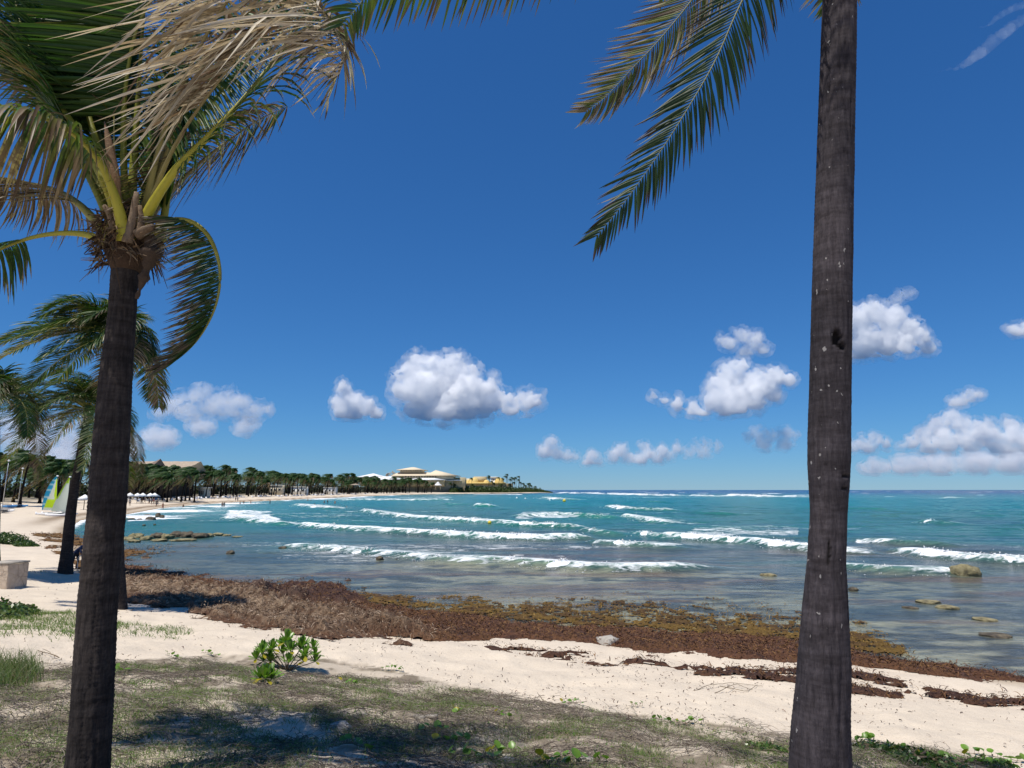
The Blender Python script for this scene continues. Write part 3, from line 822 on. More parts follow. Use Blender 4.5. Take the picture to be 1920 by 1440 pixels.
def shrub(px, py, tips, label, leafL):
    g = gnd(px, py); root = thing('beach_shrub', label, 'shrub', g)
    mb = MB(); k = g[1] / FPX
    for dx, dy, dd, s, yl in tips:
        tip = np.array((dx * k, dd, -dy * k))
        mid = tip * np.array((.45, .45, .55)) + np.array((0, 0, -.02))
        t = np.linspace(0, 1, 7)[:, None]
        P_ = (1 - t) ** 2 * np.array((0, 0, -.03)) + 2 * t * (1 - t) * mid + t ** 2 * tip
        mb.tube(P_, np.linspace(.009, .006, 7), 6)
        rosette(root, tip, leafL * s, 26, spread=(.05, 1.5), yell=yl, ym=spat_y, yaw=random.uniform(0, 6))
    put('stems', mb.mesh('stems', STEM), root)
    return root
shrub(538, 1256, [(-48, -30, .05, 1, 1), (-26, -36, -.05, .9, 2), (-4, -46, .05, 1.1, 2), (8, -34, -.1, .95, 3), (22, -38, .1, 1.0, 0), (34, -26, -.08, .95, 2), (-36, -22, .12, .85, 2), (-12, -24, .1, .9, 1), (48, -22, .06, .8, 1), (-40, -32, -.15, .9, 1), (0, -30, .15, 1, 1), (-18, -34, .2, 1, 0), (16, -30, .2, .9, 1), (40, -32, .15, .85, 0), (-54, -20, -.05, .8, 2), (-30, -14, .0, .85, 2), (28, -14, .02, .85, 2), (8, -16, -.16, .9, 1), (-46, -12, .1, .7, 1), (50, -14, .0, .75, 2)],
      'large bright green shrub with paddle-shaped leaves on the dune edge', .20)
shrub(493, 1286, [(4, -12, 0, 1.15, 4), (-8, -10, .06, .9, 1), (12, -9, .08, .85, 1)], 'small low green shrub directly in front of the large leafy shrub', .20)
def vine(px, py, n, label, s=.07, yell=0, up=True):
    g = gnd(px, py); root = thing('beach_vine', label, 'plant', g)
    mb = MB(); x0 = 0
    P_ = [np.array((0, 0, .0))]
    a = random.uniform(-.6, .6)
    for k in range(n):
        a += random.uniform(-.5, .5)
        P_.append(P_[-1] + np.array((math.cos(a) * s * .75, math.sin(a) * s * .6, random.uniform(-.006, .012))))
    P_ = np.array(P_); P_[:, 0] -= P_[:, 0].mean()
    zz = ground_z(P_[:, 0] + g[0], P_[:, 1] + g[1]) - g[2] + .02
    P_[:, 2] = zz
    mb.tube(P_, .0035, 5)
    for k in range(n):
        base_ = P_[k + 1]; tip = base_ + np.array((random.uniform(-.02, .02), random.uniform(-.03, .01), random.uniform(.02, .055)))
        mb.tube(np.array([base_, (base_ + tip) / 2 + np.array((0, 0, .006)), tip]), .002, 4)
        me = rnd_y if k < yell else random.choice(rnd)
        put('leaf', me, root, tip, (random.uniform(-.5, .5), random.uniform(-.8, .15), random.uniform(0, 6.28)), s * random.uniform(.75, 1.15))
    put('runner', mb.mesh('runner', STEM), root)
    return root
for px, py, k, s, yl, lb in [
    (808, 1376, 4, .062, 0, 'pair of upright green vine leaves beside the dry stems, nearest the shrub'),
    (838, 1400, 7, .07, 1, 'cluster of round green vine leaves with one yellow leaf'),
    (882, 1424, 5, .08, 0, 'squat rosette of green vine leaves beside pale stones'),
    (938, 1420, 4, .07, 2, 'vine sprig with two yellow leaves beside a pale flat stone'),
    (858, 1334, 4, .062, 4, 'yellow withered vine leaves on the middle of the dune'),
    (944, 1344, 3, .06, 1, 'small yellow and green vine leaf sprig above the dark grass tuft'),
    (1068, 1430, 7, .085, 1, 'tall green vine cluster at the bottom edge of the dune'),
    (1030, 1436, 3, .075, 2, 'orange and green vine leaves at the bottom edge of the dune'),
    (672, 1400, 3, .06, 0, 'small green sprig among dry stems near the trunk shadow'),
    (735, 1258, 6, .06, 0, 'low green vine patch on the dune crest beyond the stems'),
    (1068, 1322, 4, .06, 1, 'bright vine sprig at the sand edge near the dry twig'),
    (1190, 1326, 3, .05, 1, 'tiny yellow-green vine sprig alone on the sand'),
    (1250, 1358, 8, .055, 0, 'row of green vine leaves along the dune edge'),
    (1290, 1358, 5, .055, 1, 'vine leaves with a yellow tip close to the tall trunk'),
    (1620, 1392, 8, .075, 0, 'dark green vine leaves at the base of the tall trunk'),
    (1700, 1408, 9, .07, 1, 'dense green vine leaves in grass beside the tall trunk'),
    (1760, 1422, 9, .07, 1, 'shaded vine leaves on the low bank past the grass'),
    (1872, 1424, 9, .085, 0, 'big round light green vine leaves at the corner of the dune'),
    (1850, 1438, 6, .08, 1, 'low yellow-green vine leaves under the big round leaves'),
    (652, 1285, 3, .055, 1, 'yellow leaf sprig right beside the dark trunk'),
    (395, 1228, 6, .055, 0, 'green vine leaves on the dune crest between trunk and shrub'),
    (325, 1234, 4, .05, 0, 'small green sprig on the sand beside the dark trunk'),
    (220, 1266, 3, .075, 1, 'yellow-green leaves poking out behind the dark trunk')]:
    vine(px, py, k + 3, lb, s * 1.12, yl)

# ------------------------------------------------------------------ stones, rocks and driftwood
def rock_mesh(name, sx, sy, sz, mat, seed, sub=3, rough=.35, c1=(1, 1, 1)):
    bm = bmesh.new(); bmesh.ops.create_icosphere(bm, subdivisions=sub, radius=1)
    me = bpy.data.meshes.new(name); bm.to_mesh(me); bm.free()
    n = len(me.vertices); V = np.empty(n * 3, np.float32); me.vertices.foreach_get('co', V); V = V.reshape(-1, 3).astype(float)
    k = 1 + rough * (fbm3(V * 1.6 + seed * 3.7, seed, 4) - .5) * 2.2 + .30 * (fbm3(V * 5 + seed, seed + 3, 3) - .5) * 2
    V = V * k[:, None]; V = np.sign(V) * np.abs(V) ** .85 * np.array((sx, sy, sz))
    me.vertices.foreach_set('co', V.astype(np.float32).ravel()); me.materials.append(mat)
    me.polygons.foreach_set('use_smooth', np.ones(len(me.polygons), bool)); me.update()
    return me
def rock_mat(name, a, b, dark):
    m, n, out = mat_new(name); p = N(n, 'BsdfPrincipled', Roughness=.85); p.inputs['Specular IOR Level'].default_value = .25
    co = obj_co(n)
    c_ = ramp(n, noise_n(n, co, 3.5, 6, .65), [(.3, dark), (.48, a), (.72, b)])
    n.links.new(c_, p.inputs['Base Color'])
    bb = N(n, 'Bump', Strength=.9, Distance=.08); n.links.new(noise_n(n, co, 7, 7, .7), bb.inputs['Height']); n.links.new(bb.outputs[0], p.inputs['Normal'])
    n.links.new(p.outputs[0], out.inputs[0]); return m
REEF = rock_mat('reef_rock', (.22, .19, .10), (.38, .33, .19), (.06, .05, .04))
REEFD = rock_mat('dark_reef_rock', (.09, .075, .055), (.22, .18, .11), (.03, .026, .025))
PALE = rock_mat('pale_limestone', (.42, .38, .32), (.55, .50, .43), (.26, .23, .19))
def rock(px, py, w, h, label, mat=REEF, group=None, z=0.0, dep=1.0, seed=None, name='reef_rock', rough=.35):
    g = gp(px, py, z); k = np.hypot(g[1], 4.5) / FPX
    seed = seed if seed is not None else int(px)
    me = rock_mesh(name, w / 2 * k, w / 2 * k * dep, h * k * .75, mat, seed, rough=rough)
    return tag(put(name, me, None, (g[0], g[1], z + h * k * .15), (0, 0, random.uniform(-.3, .3))), label, 'rock', group)
rock(1808, 1079, 46, 22, 'large ochre boulder standing in the breakers', dep=.8)
rock(1741, 1129, 38, 4, 'flat pale reef rock awash, farther of the close pair')
rock(1776, 1140, 34, 5, 'flat ochre reef rock awash, nearer of the close pair')
rock(1708, 1141, 24, 4, 'small dark-topped reef rock beside the flat pair', REEFD)
rock(1846, 1162, 36, 3.5, 'long flat pale reef rock awash below the pair')
rock(1867, 1193, 46, 5, 'dark flat reef rock nearest the beach weed', REEFD)
rock(1441, 1080, 28, 5, 'pale reef rock just beside the tall trunk in the shallows')
rock(1600, 1106, 16, 5, 'small dark rock awash close to the tall trunk', REEFD)
rock(432, 1039, 14, 7, 'small dark rock alone in the grey shallows', REEFD)
rock(712, 1049, 13, 7, 'small black rock in front of the long breaker', REEFD)
rock(530, 1029, 14, 5, 'small brown rock beside the thin foam line', REEFD)
random.seed(5)
ORD = ['first', 'second', 'third', 'fourth', 'fifth', 'sixth', 'seventh', 'eighth', 'ninth', 'tenth', 'eleventh', 'twelfth', 'thirteenth', 'fourteenth', 'fifteenth']
OUT = [240, 250, 256, 275, 293, 300, 312, 330, 345, 352, 374, 392, 408, 425, 445]
for k, (px, py, w, h, mt) in enumerate([(240, 1012, 18, 9, REEF), (256, 1008, 22, 11, REEF), (275, 1011, 20, 9, REEF), (293, 1008, 24, 12, REEFD), (312, 1009, 22, 11, REEF), (330, 1007, 26, 14, REEFD), (352, 1007, 30, 15, REEFD), (374, 1008, 26, 14, REEFD), (392, 1007, 18, 10, REEF), (408, 1004, 20, 8, REEF), (425, 1005, 14, 5, REEF), (250, 1016, 20, 6, REEF), (300, 1014, 26, 5, REEF), (345, 1013, 40, 5, REEF), (445, 1007, 18, 3, REEF)]):
    rock(px, py, w, h * .72, ORD[OUT.index(px)] + (' dark brown' if mt is REEFD else ' ochre') + ' rock of the long reef outcrop, counted outwards from the trunk', mt, 'rocks of the near outcrop', dep=.9, rough=.75)
for k, (px, py, w, h) in enumerate([(282, 975, 18, 7), (296, 969, 9, 8), (304, 971, 8, 6), (262, 975, 9, 3), (245, 974, 16, 3), (276, 966, 10, 2), (270, 985, 6, 2), (290, 984, 5, 2)]):
    rock(px, py, w, h, '%s rock of the small dark cluster in the surf, counted outwards from the trunk' % ORD[sorted([282, 296, 304, 262, 245, 276, 270, 290]).index(px)], REEFD, 'rocks of the far cluster', dep=.8)
def stone(px, py, w, label, flat=.3):
    g = gnd(px, py); k = np.hypot(g[1], 2) / FPX
    me = rock_mesh('stone', w / 2 * k, w / 2 * k * .9, w / 2 * k * flat, PALE, int(px), 2, .45)
    return tag(put('stone', me, None, g + np.array((0, 0, w * k * .04)), (random.uniform(-.2, .2), random.uniform(-.2, .2), random.uniform(0, 3))), label, 'stone')
stone(1092, 1428, 40, 'flat pale stone beside the tall vine cluster'); stone(955, 1418, 26, 'cream stone behind the yellow vine sprig')
stone(948, 1428, 30, 'broad cream stone at the bottom edge, in front of the yellow sprig'); stone(862, 1408, 24, 'pale stone beside the green vine rosette')
stone(786, 1346, 22, 'small pale stone beside a dark one on the dune'); stone(806, 1345, 26, 'grey stone lying in the dune grass')
stone(528, 1270, 20, 'pale stone under the leafy shrub'); stone(1135, 1190 + 16, 44, 'pale bare stone among the brown weed', .4); stone(640, 1366, 36, 'sandy stone at the edge of the palm shadow')
def twig(pts, rad, label, z=.03):
    P0 = gnd(*pts[0][0][:2]); root = None; mb = MB()
    for br in pts:
        W = []
        for px, py, up in br:
            g = gnd(px, py); W.append(g + np.array((0, 0, up)))
        W = np.array(W) - P0
        t = np.linspace(0, len(W) - 1, len(W) * 4)
        W = np.stack([np.interp(t, range(len(W)), W[:, i]) for i in range(3)], -1) + RNG.normal(0, .004, (len(t), 3))
        mb.tube(W, np.linspace(rad, rad * .5, len(W)), 6)
    return tag(put('dry_twig', mb.mesh('dry_twig', STEM), None, P0), label, 'twig')
twig([[(995, 1316, .03), (1020, 1318, .02), (1040, 1322, .02), (1100, 1318, .02)], [(1020, 1318, .02), (1008, 1300 + 16, .14)], [(1040, 1322, .02), (1010, 1326, .03)]], .007, 'dry forked twig on the sand past the dune edge')
twig([[(70, 1222, .02), (100, 1232, .03), (110, 1238, .04), (95, 1244, .06)], [(110, 1238, .04), (80, 1222, .05)]], .006, 'dry branched twig on the sand behind the dark trunk')
twig([[(640, 1290, .02), (668, 1300, .01)]], .012, 'short brown stick beside the dark trunk')
twig([[(230, 1275, .02), (250, 1255, .03), (275, 1245, .02), (300, 1250, .02), (330, 1262, .02)]], .006, 'looping dry runner in front of the shrub')
twig([[(1300, 1296, .0), (1330, 1290, .05), (1370, 1284, .04), (1430, 1288, .01)], [(1340, 1300, 0), (1380, 1288, .06), (1410, 1296, .02)], [(1350, 1288, .02), (1400, 1300, .03), (1420, 1286, .02)]], .006, 'flat tangle of dead brush lying on the open sand')
# ------------------------------------------------------------------ palms
FROND = leaf_mat('palm_leaflet', trans=.32, rough=.45, spec=.26, vary=.22, scale=5)
DEADF = leaf_mat('dry_leaflet', trans=.28, rough=.6, spec=.25, vary=.22, scale=5, ttint=(1.15, 1.05, .85))
RACH = simple('palm_stalk', (1, 1, 1), .5, .18, 9, .15, 60, use_col=True, spec=.35)
WIND = np.array((-1.0, -.12, 0.0))
def frame(P):
    T = np.gradient(P, axis=0); T /= np.linalg.norm(T, axis=1)[:, None] + 1e-9
    return T
def resample(P, n):
    P = np.asarray(P, float)
    # Catmull-Rom through the points
    Q = np.vstack((2 * P[0] - P[1], P, 2 * P[-1] - P[-2])); out = []
    m = len(P) - 1
    for u in np.linspace(0, m - 1e-6, n * 4):
        i = int(u); t = u - i; a, b, c, d_ = Q[i], Q[i + 1], Q[i + 2], Q[i + 3]
        out.append(.5 * (2 * b + (c - a) * t + (2 * a - 5 * b + 4 * c - d_) * t * t + (3 * b - a - 3 * c + d_) * t ** 3))
    out = np.array(out); s = np.concatenate(([0], np.cumsum(np.linalg.norm(np.diff(out, axis=0), axis=1))))
    t = np.linspace(0, s[-1], n)
    return np.stack([np.interp(t, s, out[:, i]) for i in range(3)], -1), s[-1]
GREEN = [(.035, .085, .018), (.05, .105, .02), (.028, .07, .02), (.07, .12, .022)]
GREEN2 = [(.03, .07, .022), (.045, .09, .02), (.06, .10, .025), (.024, .06, .02)]
OLIVE = [(.10, .12, .025), (.13, .14, .03), (.07, .10, .02)]
BRN = [(.15, .10, .065), (.20, .145, .095), (.10, .065, .045), (.26, .20, .14)]
STRAW = [(.56, .50, .39), (.45, .39, .29), (.64, .58, .47), (.32, .26, .18)]
def leaflet_geo(p0, d0, L, W, wind, grav, nrm, k=7, curl=0.0, broken=0.0):
    """a blade from p0 along d0 that bends down and downwind; V-folded, three points across"""
    t = np.linspace(0, 1, k)
    D = d0[None] + (grav * np.array((0, 0, -1.0)) + wind)[None] * (t ** 1.1)[:, None]
    if broken: D[k // 2:] = D[k // 2:] * .3 + np.array((0, 0, -1.0)) * broken
    D /= np.linalg.norm(D, axis=1)[:, None]
    P = p0 + np.vstack((np.zeros((1, 3)), np.cumsum((D[1:] + D[:-1]) / 2 * (L / (k - 1)), 0)))
    S_ = np.cross(D, nrm[None]); S_ /= np.linalg.norm(S_, axis=1)[:, None] + 1e-9
    Nn = np.cross(S_, D)
    if curl:
        a = curl * t; S_, Nn = S_ * np.cos(a)[:, None] + Nn * np.sin(a)[:, None], Nn * np.cos(a)[:, None] - S_ * np.sin(a)[:, None]
    w = W * np.interp(t, [0, .1, .35, .7, .9, 1], [.35, .8, 1, .72, .38, .05])
    V = np.stack((P - S_ * w[:, None] + Nn * (w * .45)[:, None], P, P + S_ * w[:, None] + Nn * (w * .45)[:, None]), 1)
    return V.reshape(-1, 3)
def lf_faces(k=7):
    i = np.arange(k - 1)[:, None] * 3 + np.arange(2)[None]
    return np.stack((i, i + 3, i + 4, i + 1), -1).reshape(-1, 4)
def frond(root, pts, label=None, nl=95, L=.75, W=.016, petiole=.14, cols=GREEN, tipcols=BRN, tipb=.55, rcol=((.28, .26, .035), (.16, .17, .04)), r0=.035,
          wind=.35, grav=.6, sides=(1, 1), fwd=.75, upn=None, single=False, broken=0.0, curl=.5, basedead=0.0, bias=(0, 0, 0), sidew=1.0, k=7, origin=None, windv=None, name='frond', gap=0.0, mat=None, jit=.06):
    mat = mat or FROND
    P, LEN = resample(pts, 40)
    T = frame(P); o3 = np.asarray(origin)
    upv = np.array((0, 0, 1.0)) if upn is None else np.asarray(upn, float)
    A = np.cross(T, upv[None]); A /= np.linalg.norm(A, axis=1)[:, None] + 1e-9       # to the sides of the midrib
    Bn = np.cross(A, T)
    u = np.linspace(0, 1, 40)
    mb = MB()
    rr_ = r0 * np.interp(u, [0, .04, .15, .5, 1], [1.9, 1.35, 1.0, .5, .08])
    rc = np.array([np.array(rcol[0]) * (1 - x) + np.array(rcol[1]) * x for x in u])
    mb.tube(P - o3, rr_, 8, rc)
    ro = put(name, mb.mesh(name, RACH), root)
    if label: ro['label'] = label
    V = []; C = []; nL = 0
    wv = (WIND if windv is None else np.asarray(windv)) * wind
    singles = []
    for i in range(nl):
        f = petiole + (1 - petiole) * (i + .5) / nl
        j = f * 39; j0 = int(j); w_ = j - j0; j1 = min(39, j0 + 1)
        p = P[j0] * (1 - w_) + P[j1] * w_; t_ = T[j0]; a_ = A[j0]; b_ = Bn[j0]
        s = (i + .5) / nl
        ll = L * np.interp(s, [0, .12, .35, .6, .85, 1], [.55, .85, 1, .92, .62, .32])
        for sd, on in ((1, sides[0]), (-1, sides[1])):
            if RNG.random() > on or (gap and noise2(np.array([f * 22.0]), np.array([sd * 3.0 + nl]), 9)[0] < gap): continue
            fw = fwd * (.8 + .4 * RNG.random()) * (.6 + .9 * s)
            d0 = a_ * sd * sidew + t_ * fw + b_ * (.18 + .2 * RNG.random()) + RNG.normal(0, jit, 3) + np.asarray(bias)
            d0 /= np.linalg.norm(d0)
            q = leaflet_geo(p + a_ * sd * rr_[j0] * .5, d0, ll * (RNG.uniform(.82, 1.1) if mat is FROND else RNG.uniform(.45, 1.2)), W * RNG.uniform(.8, 1.15), wv * RNG.uniform(.7, 1.3), grav * RNG.uniform(.7, 1.3), b_, k, curl * RNG.normal(), broken * (RNG.random() < .5) if mat is FROND else (broken + .4) * (RNG.random() < .35)) - o3
            c0 = np.array(cols[RNG.integers(len(cols))]) * RNG.uniform(.75, 1.25); c1 = np.array(tipcols[RNG.integers(len(tipcols))])
            tb = tipb + RNG.normal(0, .14) - basedead
            tt = np.repeat(np.linspace(0, 1, k), 3)
            m_ = sstep(tb, tb + .22, tt)[:, None]
            cc = c0 * (1 - m_) + c1 * m_
            if single: singles.append((ll, q, cc))
            else: V.append(q); C.append(cc); nL += 1
    Fb = lf_faces(k); per = k * 3
    if single:
        for ll, q, cc in singles:
            put('leaflet', mesh_np('leaflet', q, Fb, mat, cc), ro)
    elif nL:
        Fq = (Fb[None] + (np.arange(nL) * per)[:, None, None]).reshape(-1, 4)
        put('leaflets', mesh_np('leaflets', np.concatenate(V), Fq, mat, np.concatenate(C)), ro)
    return ro
def trunk_mesh(name, path, radii, mat, seed, rings=0.045, ring_h=.035, around=40, rough=.03, holes=(), grooves=0.0, widths=None):
    """path: points with z rising; a tapered stem with leaf-scar rings and fissures as relief"""
    P, LEN = resample(path, max(30, int(LEN_(path) / .015)))
    u = np.linspace(0, 1, len(P)); rad = np.interp(u, np.linspace(0, 1, len(radii)), radii) if not widths else np.interp(-proj(P)[:, 1], [-w_[0] for w_ in widths], [w_[1] for w_ in widths])
    a = np.arange(around) * 2 * math.pi / around
    s = u * LEN
    Sx, Ax = np.meshgrid(s, a, indexing='ij')
    wob = (fbm2(np.cos(Ax) * 1.3 + 7, Sx * 1.1 + np.sin(Ax) * 1.3, seed, 3) - .5)
    ph = Sx / rings + wob * 3.2 + 1.2 * noise2(Sx * 0.9, Ax * 0, seed + 1)
    saw = ph - np.floor(ph)
    ringamp = ring_h * (.5 + fbm2(Sx * 1.5, np.cos(Ax) * 2 + 4, seed + 2, 2))
    rel = ringamp * (saw ** 2 - .3)
    fine = rough * (fbm2(np.cos(Ax) * 9 + 20, Sx * 7 + np.sin(Ax) * 9, seed + 3, 4) - .5)
    fis = -grooves * sstep(.63, .72, fbm2(np.cos(Ax) * 14 + np.sin(Ax) * 3, Sx * 1.6 + np.sin(Ax) * 14, seed + 5, 3))
    Rm = rad[:, None] * (1 + rel + fine + .09 * wob + fis)
    C = np.ones(Rm.shape)
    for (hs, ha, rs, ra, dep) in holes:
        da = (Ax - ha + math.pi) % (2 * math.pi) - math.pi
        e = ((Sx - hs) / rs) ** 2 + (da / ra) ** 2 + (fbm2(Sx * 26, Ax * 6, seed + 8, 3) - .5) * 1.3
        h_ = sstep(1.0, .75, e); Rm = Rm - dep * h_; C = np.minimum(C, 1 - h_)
    T = frame(P); X_ = np.cross(np.array((0, 1.0, 0))[None], T); X_ /= np.linalg.norm(X_, axis=1)[:, None]; Y_ = np.cross(T, X_)
    V = P[:, None] + Rm[..., None] * (np.cos(Ax)[..., None] * X_[:, None] + np.sin(Ax)[..., None] * Y_[:, None])
    n = len(P); i = np.arange(n - 1)[:, None] * around; j = np.arange(around)[None]; j2 = (j + 1) % around
    F = np.stack((i + j, i + j2, i + around + j2, i + around + j), -1).reshape(-1, 4)
    V = V.reshape(-1, 3)
    return mesh_np(name, V - np.asarray(path[0]), F, mat, None, attrs={'ring': saw.ravel(), 'sound': C.ravel()})
def LEN_(p):
    p = np.asarray(p); return float(np.linalg.norm(np.diff(p, axis=0), axis=1).sum())
def bark(name, a, b, lich, spots=.0, vs=40):
    m, n, out = mat_new(name); p = N(n, 'BsdfPrincipled', Roughness=.92); p.inputs['Specular IOR Level'].default_value = .15
    co = obj_co(n); cv = obj_co(n, (1, 1, .16)); ch = obj_co(n, (.3, .3, 1.6))
    c1 = ramp(n, noise_n(n, cv, vs, 6, .7), [(.3, a), (.7, b)])
    c2 = ramp(n, noise_n(n, ch, 14, 5, .65), [(.3, (.55, .52, .5)), (.65, (1.15, 1.12, 1.1))])
    c = mixc(n, 1.0, c1, c2, 'MULTIPLY')
    big = ramp(n, noise_n(n, co, 2.2, 4, .6), [(.35, (.72, .72, .72)), (.65, (1.15, 1.12, 1.08))]); c = mixc(n, 1.0, c, big, 'MULTIPLY')
    rg = N(n, 'Attribute', attribute_name='ring'); c = mixc(n, 1.0, c, ramp(n, rg.outputs['Fac'], [(0, (.55, .53, .5)), (.12, (.95, .95, .95)), (.9, (1.15, 1.15, 1.15)), (1, (.8, .8, .8))]), 'MULTIPLY')
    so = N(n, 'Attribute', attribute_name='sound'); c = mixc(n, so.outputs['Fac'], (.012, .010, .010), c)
    if spots:
        v = N(n, 'TexVoronoi', Scale=21.0); wn = N(n, 'VectorMath', operation='ADD'); nz = N(n, 'TexNoise', Scale=30.0)
        sc = N(n, 'VectorMath', operation='SCALE'); sc.inputs[3].default_value = .05
        n.links.new(co, nz.inputs['Vector']); n.links.new(nz.outputs[1], sc.inputs[0]); cz = obj_co(n, (1.25, 1.25, .75)); n.links.new(cz, wn.inputs[0]); n.links.new(sc.outputs[0], wn.inputs[1]); n.links.new(wn.outputs[0], v.inputs['Vector'])
        sel = N(n, 'SeparateColor'); n.links.new(v.outputs['Color'], sel.inputs[0])
        rad = N(n, 'MapRange'); rad.inputs[1].default_value = 1 - spots; rad.inputs[2].default_value = 1; rad.inputs[3].default_value = 0; rad.inputs[4].default_value = .24; n.links.new(sel.outputs[0], rad.inputs[0])
        lt = math_n(n, 'LESS_THAN', v.outputs['Distance'], rad.outputs[0])
        c = mixc(n, math_n(n, 'MULTIPLY', lt, .6), c, lich)
    n.links.new(c, p.inputs['Base Color'])
    bm_ = N(n, 'Bump', Strength=.8, Distance=.012); n.links.new(noise_n(n, cv, vs * 1.6, 6, .7), bm_.inputs['Height']); n.links.new(bm_.outputs[0], p.inputs['Normal'])
    n.links.new(p.outputs[0], out.inputs[0]); return m
BARK1 = bark('old_palm_bark', (.020, .018, .019), (.070, .060, .056), (.3, .28, .25))
BARK2 = bark('tall_palm_bark', (.030, .027, .033), (.082, .074, .084), (.42, .40, .38), .36, 46)
BARK3 = bark('far_palm_bark', (.13, .115, .095), (.22, .20, .17), (.4, .4, .4))

# ---- the palm at the front on the dune, its whole crown in view
YL = 4.95
def L_(px, py, Y=YL): return at(px, py, Y)
base = np.array(L_(172, 1462)); base[2] = gz(base[0], base[1]) - .05
lp = thing('coconut_palm', 'nearest palm, dark ringed trunk with a ragged crown of green and dead fronds', 'palm tree', base)
base = np.array(L_(164, 1462)); base[2] = gz(base[0], base[1]) - .05; lp.location = base
tp = [base, L_(172, 1350), L_(180, 1200), L_(187, 1100), L_(201, 960), L_(210, 820), L_(218, 700), L_(228, 600), L_(232, 540), L_(238, 470), L_(243, 425)]
kL = YL / FPX / 2 * .825
put('trunk', trunk_mesh('trunk', tp, [.1], BARK1, 3, .034, .045, 64, .07, grooves=.06, widths=[(1500, 88 * kL), (1350, 82 * kL), (1200, 79 * kL), (1100, 78 * kL), (960, 77 * kL), (820, 74 * kL), (700, 67 * kL), (600, 60 * kL), (540, 58 * kL), (480, 62 * kL), (420, 54 * kL)]), lp)
# old leaf-base scar that stands off the stem under the crown
mb = MB(); P_ = np.array([L_(256, 560, 4.85), L_(270, 520, 4.85), L_(282, 480, 4.85), L_(280, 440, 4.85)]) - base
Pq, _ = resample(P_, 16); mb.tube(Pq, np.interp(np.linspace(0, 1, 16), [0, .3, .8, 1], [.010, .035, .055, .04]) * (1 + .35 * RNG.normal(0, 1, 16)), 10, (.07, .05, .038))
FIB = simple('palm_fibre', (1, 1, 1), .92, .3, 25, .5, 60, use_col=True, spec=.12)
put('old_leaf_base', mb.mesh('old_leaf_base', FIB), lp)
mb = MB()
c0 = L_(241, 452) - base
cols = [(.14, .09, .055), (.20, .14, .09), (.08, .05, .035), (.28, .21, .14)]
for i in range(900):                     # the sheath of torn fibre round the crown's foot
    a = RNG.uniform(0, 6.283); h = RNG.uniform(-.17, .20)
    r_ = (.145 + .06 * math.cos(h * 6)) * RNG.uniform(.75, 1.12)
    p0 = c0 + np.array((math.cos(a) * r_, math.sin(a) * r_, h)); a2 = a + RNG.normal(0, .8); e = RNG.normal(-.1, .8)
    d_ = np.array((math.cos(a2) * math.cos(e), math.sin(a2) * math.cos(e), math.sin(e))); ln = RNG.uniform(.04, .15)
    tang = np.array((-math.sin(a), math.cos(a), RNG.normal(0, .6)))
    pts_ = np.array([p0, p0 + (tang * .5 + d_ * .4) * ln * .6, p0 + (tang * .6 + d_ * .9 + np.array((0, 0, -.35))) * ln])
    w = RNG.uniform(.002, .009); s_ = np.cross(d_, tang); s_ /= np.linalg.norm(s_) + 1e-6
    V = np.array([pts_[0] - s_ * w, pts_[0] + s_ * w, pts_[1] - s_ * w, pts_[1] + s_ * w, pts_[2] - s_ * w * .3, pts_[2] + s_ * w * .3])
    mb.add(V, [(0, 1, 3, 2), (2, 3, 5, 4)], np.array(cols[RNG.integers(4)]) * RNG.uniform(.6, 1.2))
# solid core under the fibres
t = np.linspace(-.24, .30, 10); mb.tube(np.stack((c0[0] + 0 * t, c0[1] + 0 * t, c0[2] + t), -1), np.interp(t, [-.24, -.1, .08, .3], [.10, .16, .15, .05]), 14, (.06, .04, .03))
put('fibre_sheath', mb.mesh('fibre_sheath', FIB, False), lp)
# cut stubs of old stalks
for (x0, y0, x1, y1, r_, cl) in [(238, 455, 256, 360, .034, (.20, .15, .11)), (258, 440, 288, 424, .034, (.14, .10, .07)), (215, 430, 195, 385, .03, (.15, .11, .08)), (262, 440, 262, 385, .025, (.18, .13, .09))]:
    mb = MB(); a, b = L_(x0, y0, 4.78) - base, L_(x1, y1, 4.74) - base
    Pq, _ = resample(np.array([a, (a + b) / 2 + np.array((.01, 0, .01)), b]), 8)
    mb.tube(Pq, r_ * np.array([1.3, 1.2, 1.1, 1, .9, .8, .7, .5]), 7, cl); put('stalk_stub', mb.mesh('stalk_stub', FIB), lp)
YST = ((.36, .33, .03), (.20, .20, .045))
def F_(path, **kw):
    return frond(lp, [L_(*q_) for q_ in path], origin=base, **kw)
DKT = [(.06, .04, .035), (.13, .10, .08), (.05, .055, .03)]
# sweeping out over the sea, yellow stalk, long leaflets hanging
F_([(258, 440, 4.85), (288, 380, 4.75), (330, 318, 4.65), (385, 262, 4.6), (445, 198, 4.6), (500, 130, 4.65), (540, 72, 4.7), (562, 25, 4.75), (575, -30, 4.8)], nl=100, L=1.18, W=.0105, petiole=.24, cols=GREEN + OLIVE, tipcols=DKT, tipb=.6, rcol=YST, r0=.033, wind=.30, grav=1.0, fwd=.55, single=True, upn=(-.35, -.8, .45),
   label='green frond with a thick yellow stalk sweeping out over the sea')
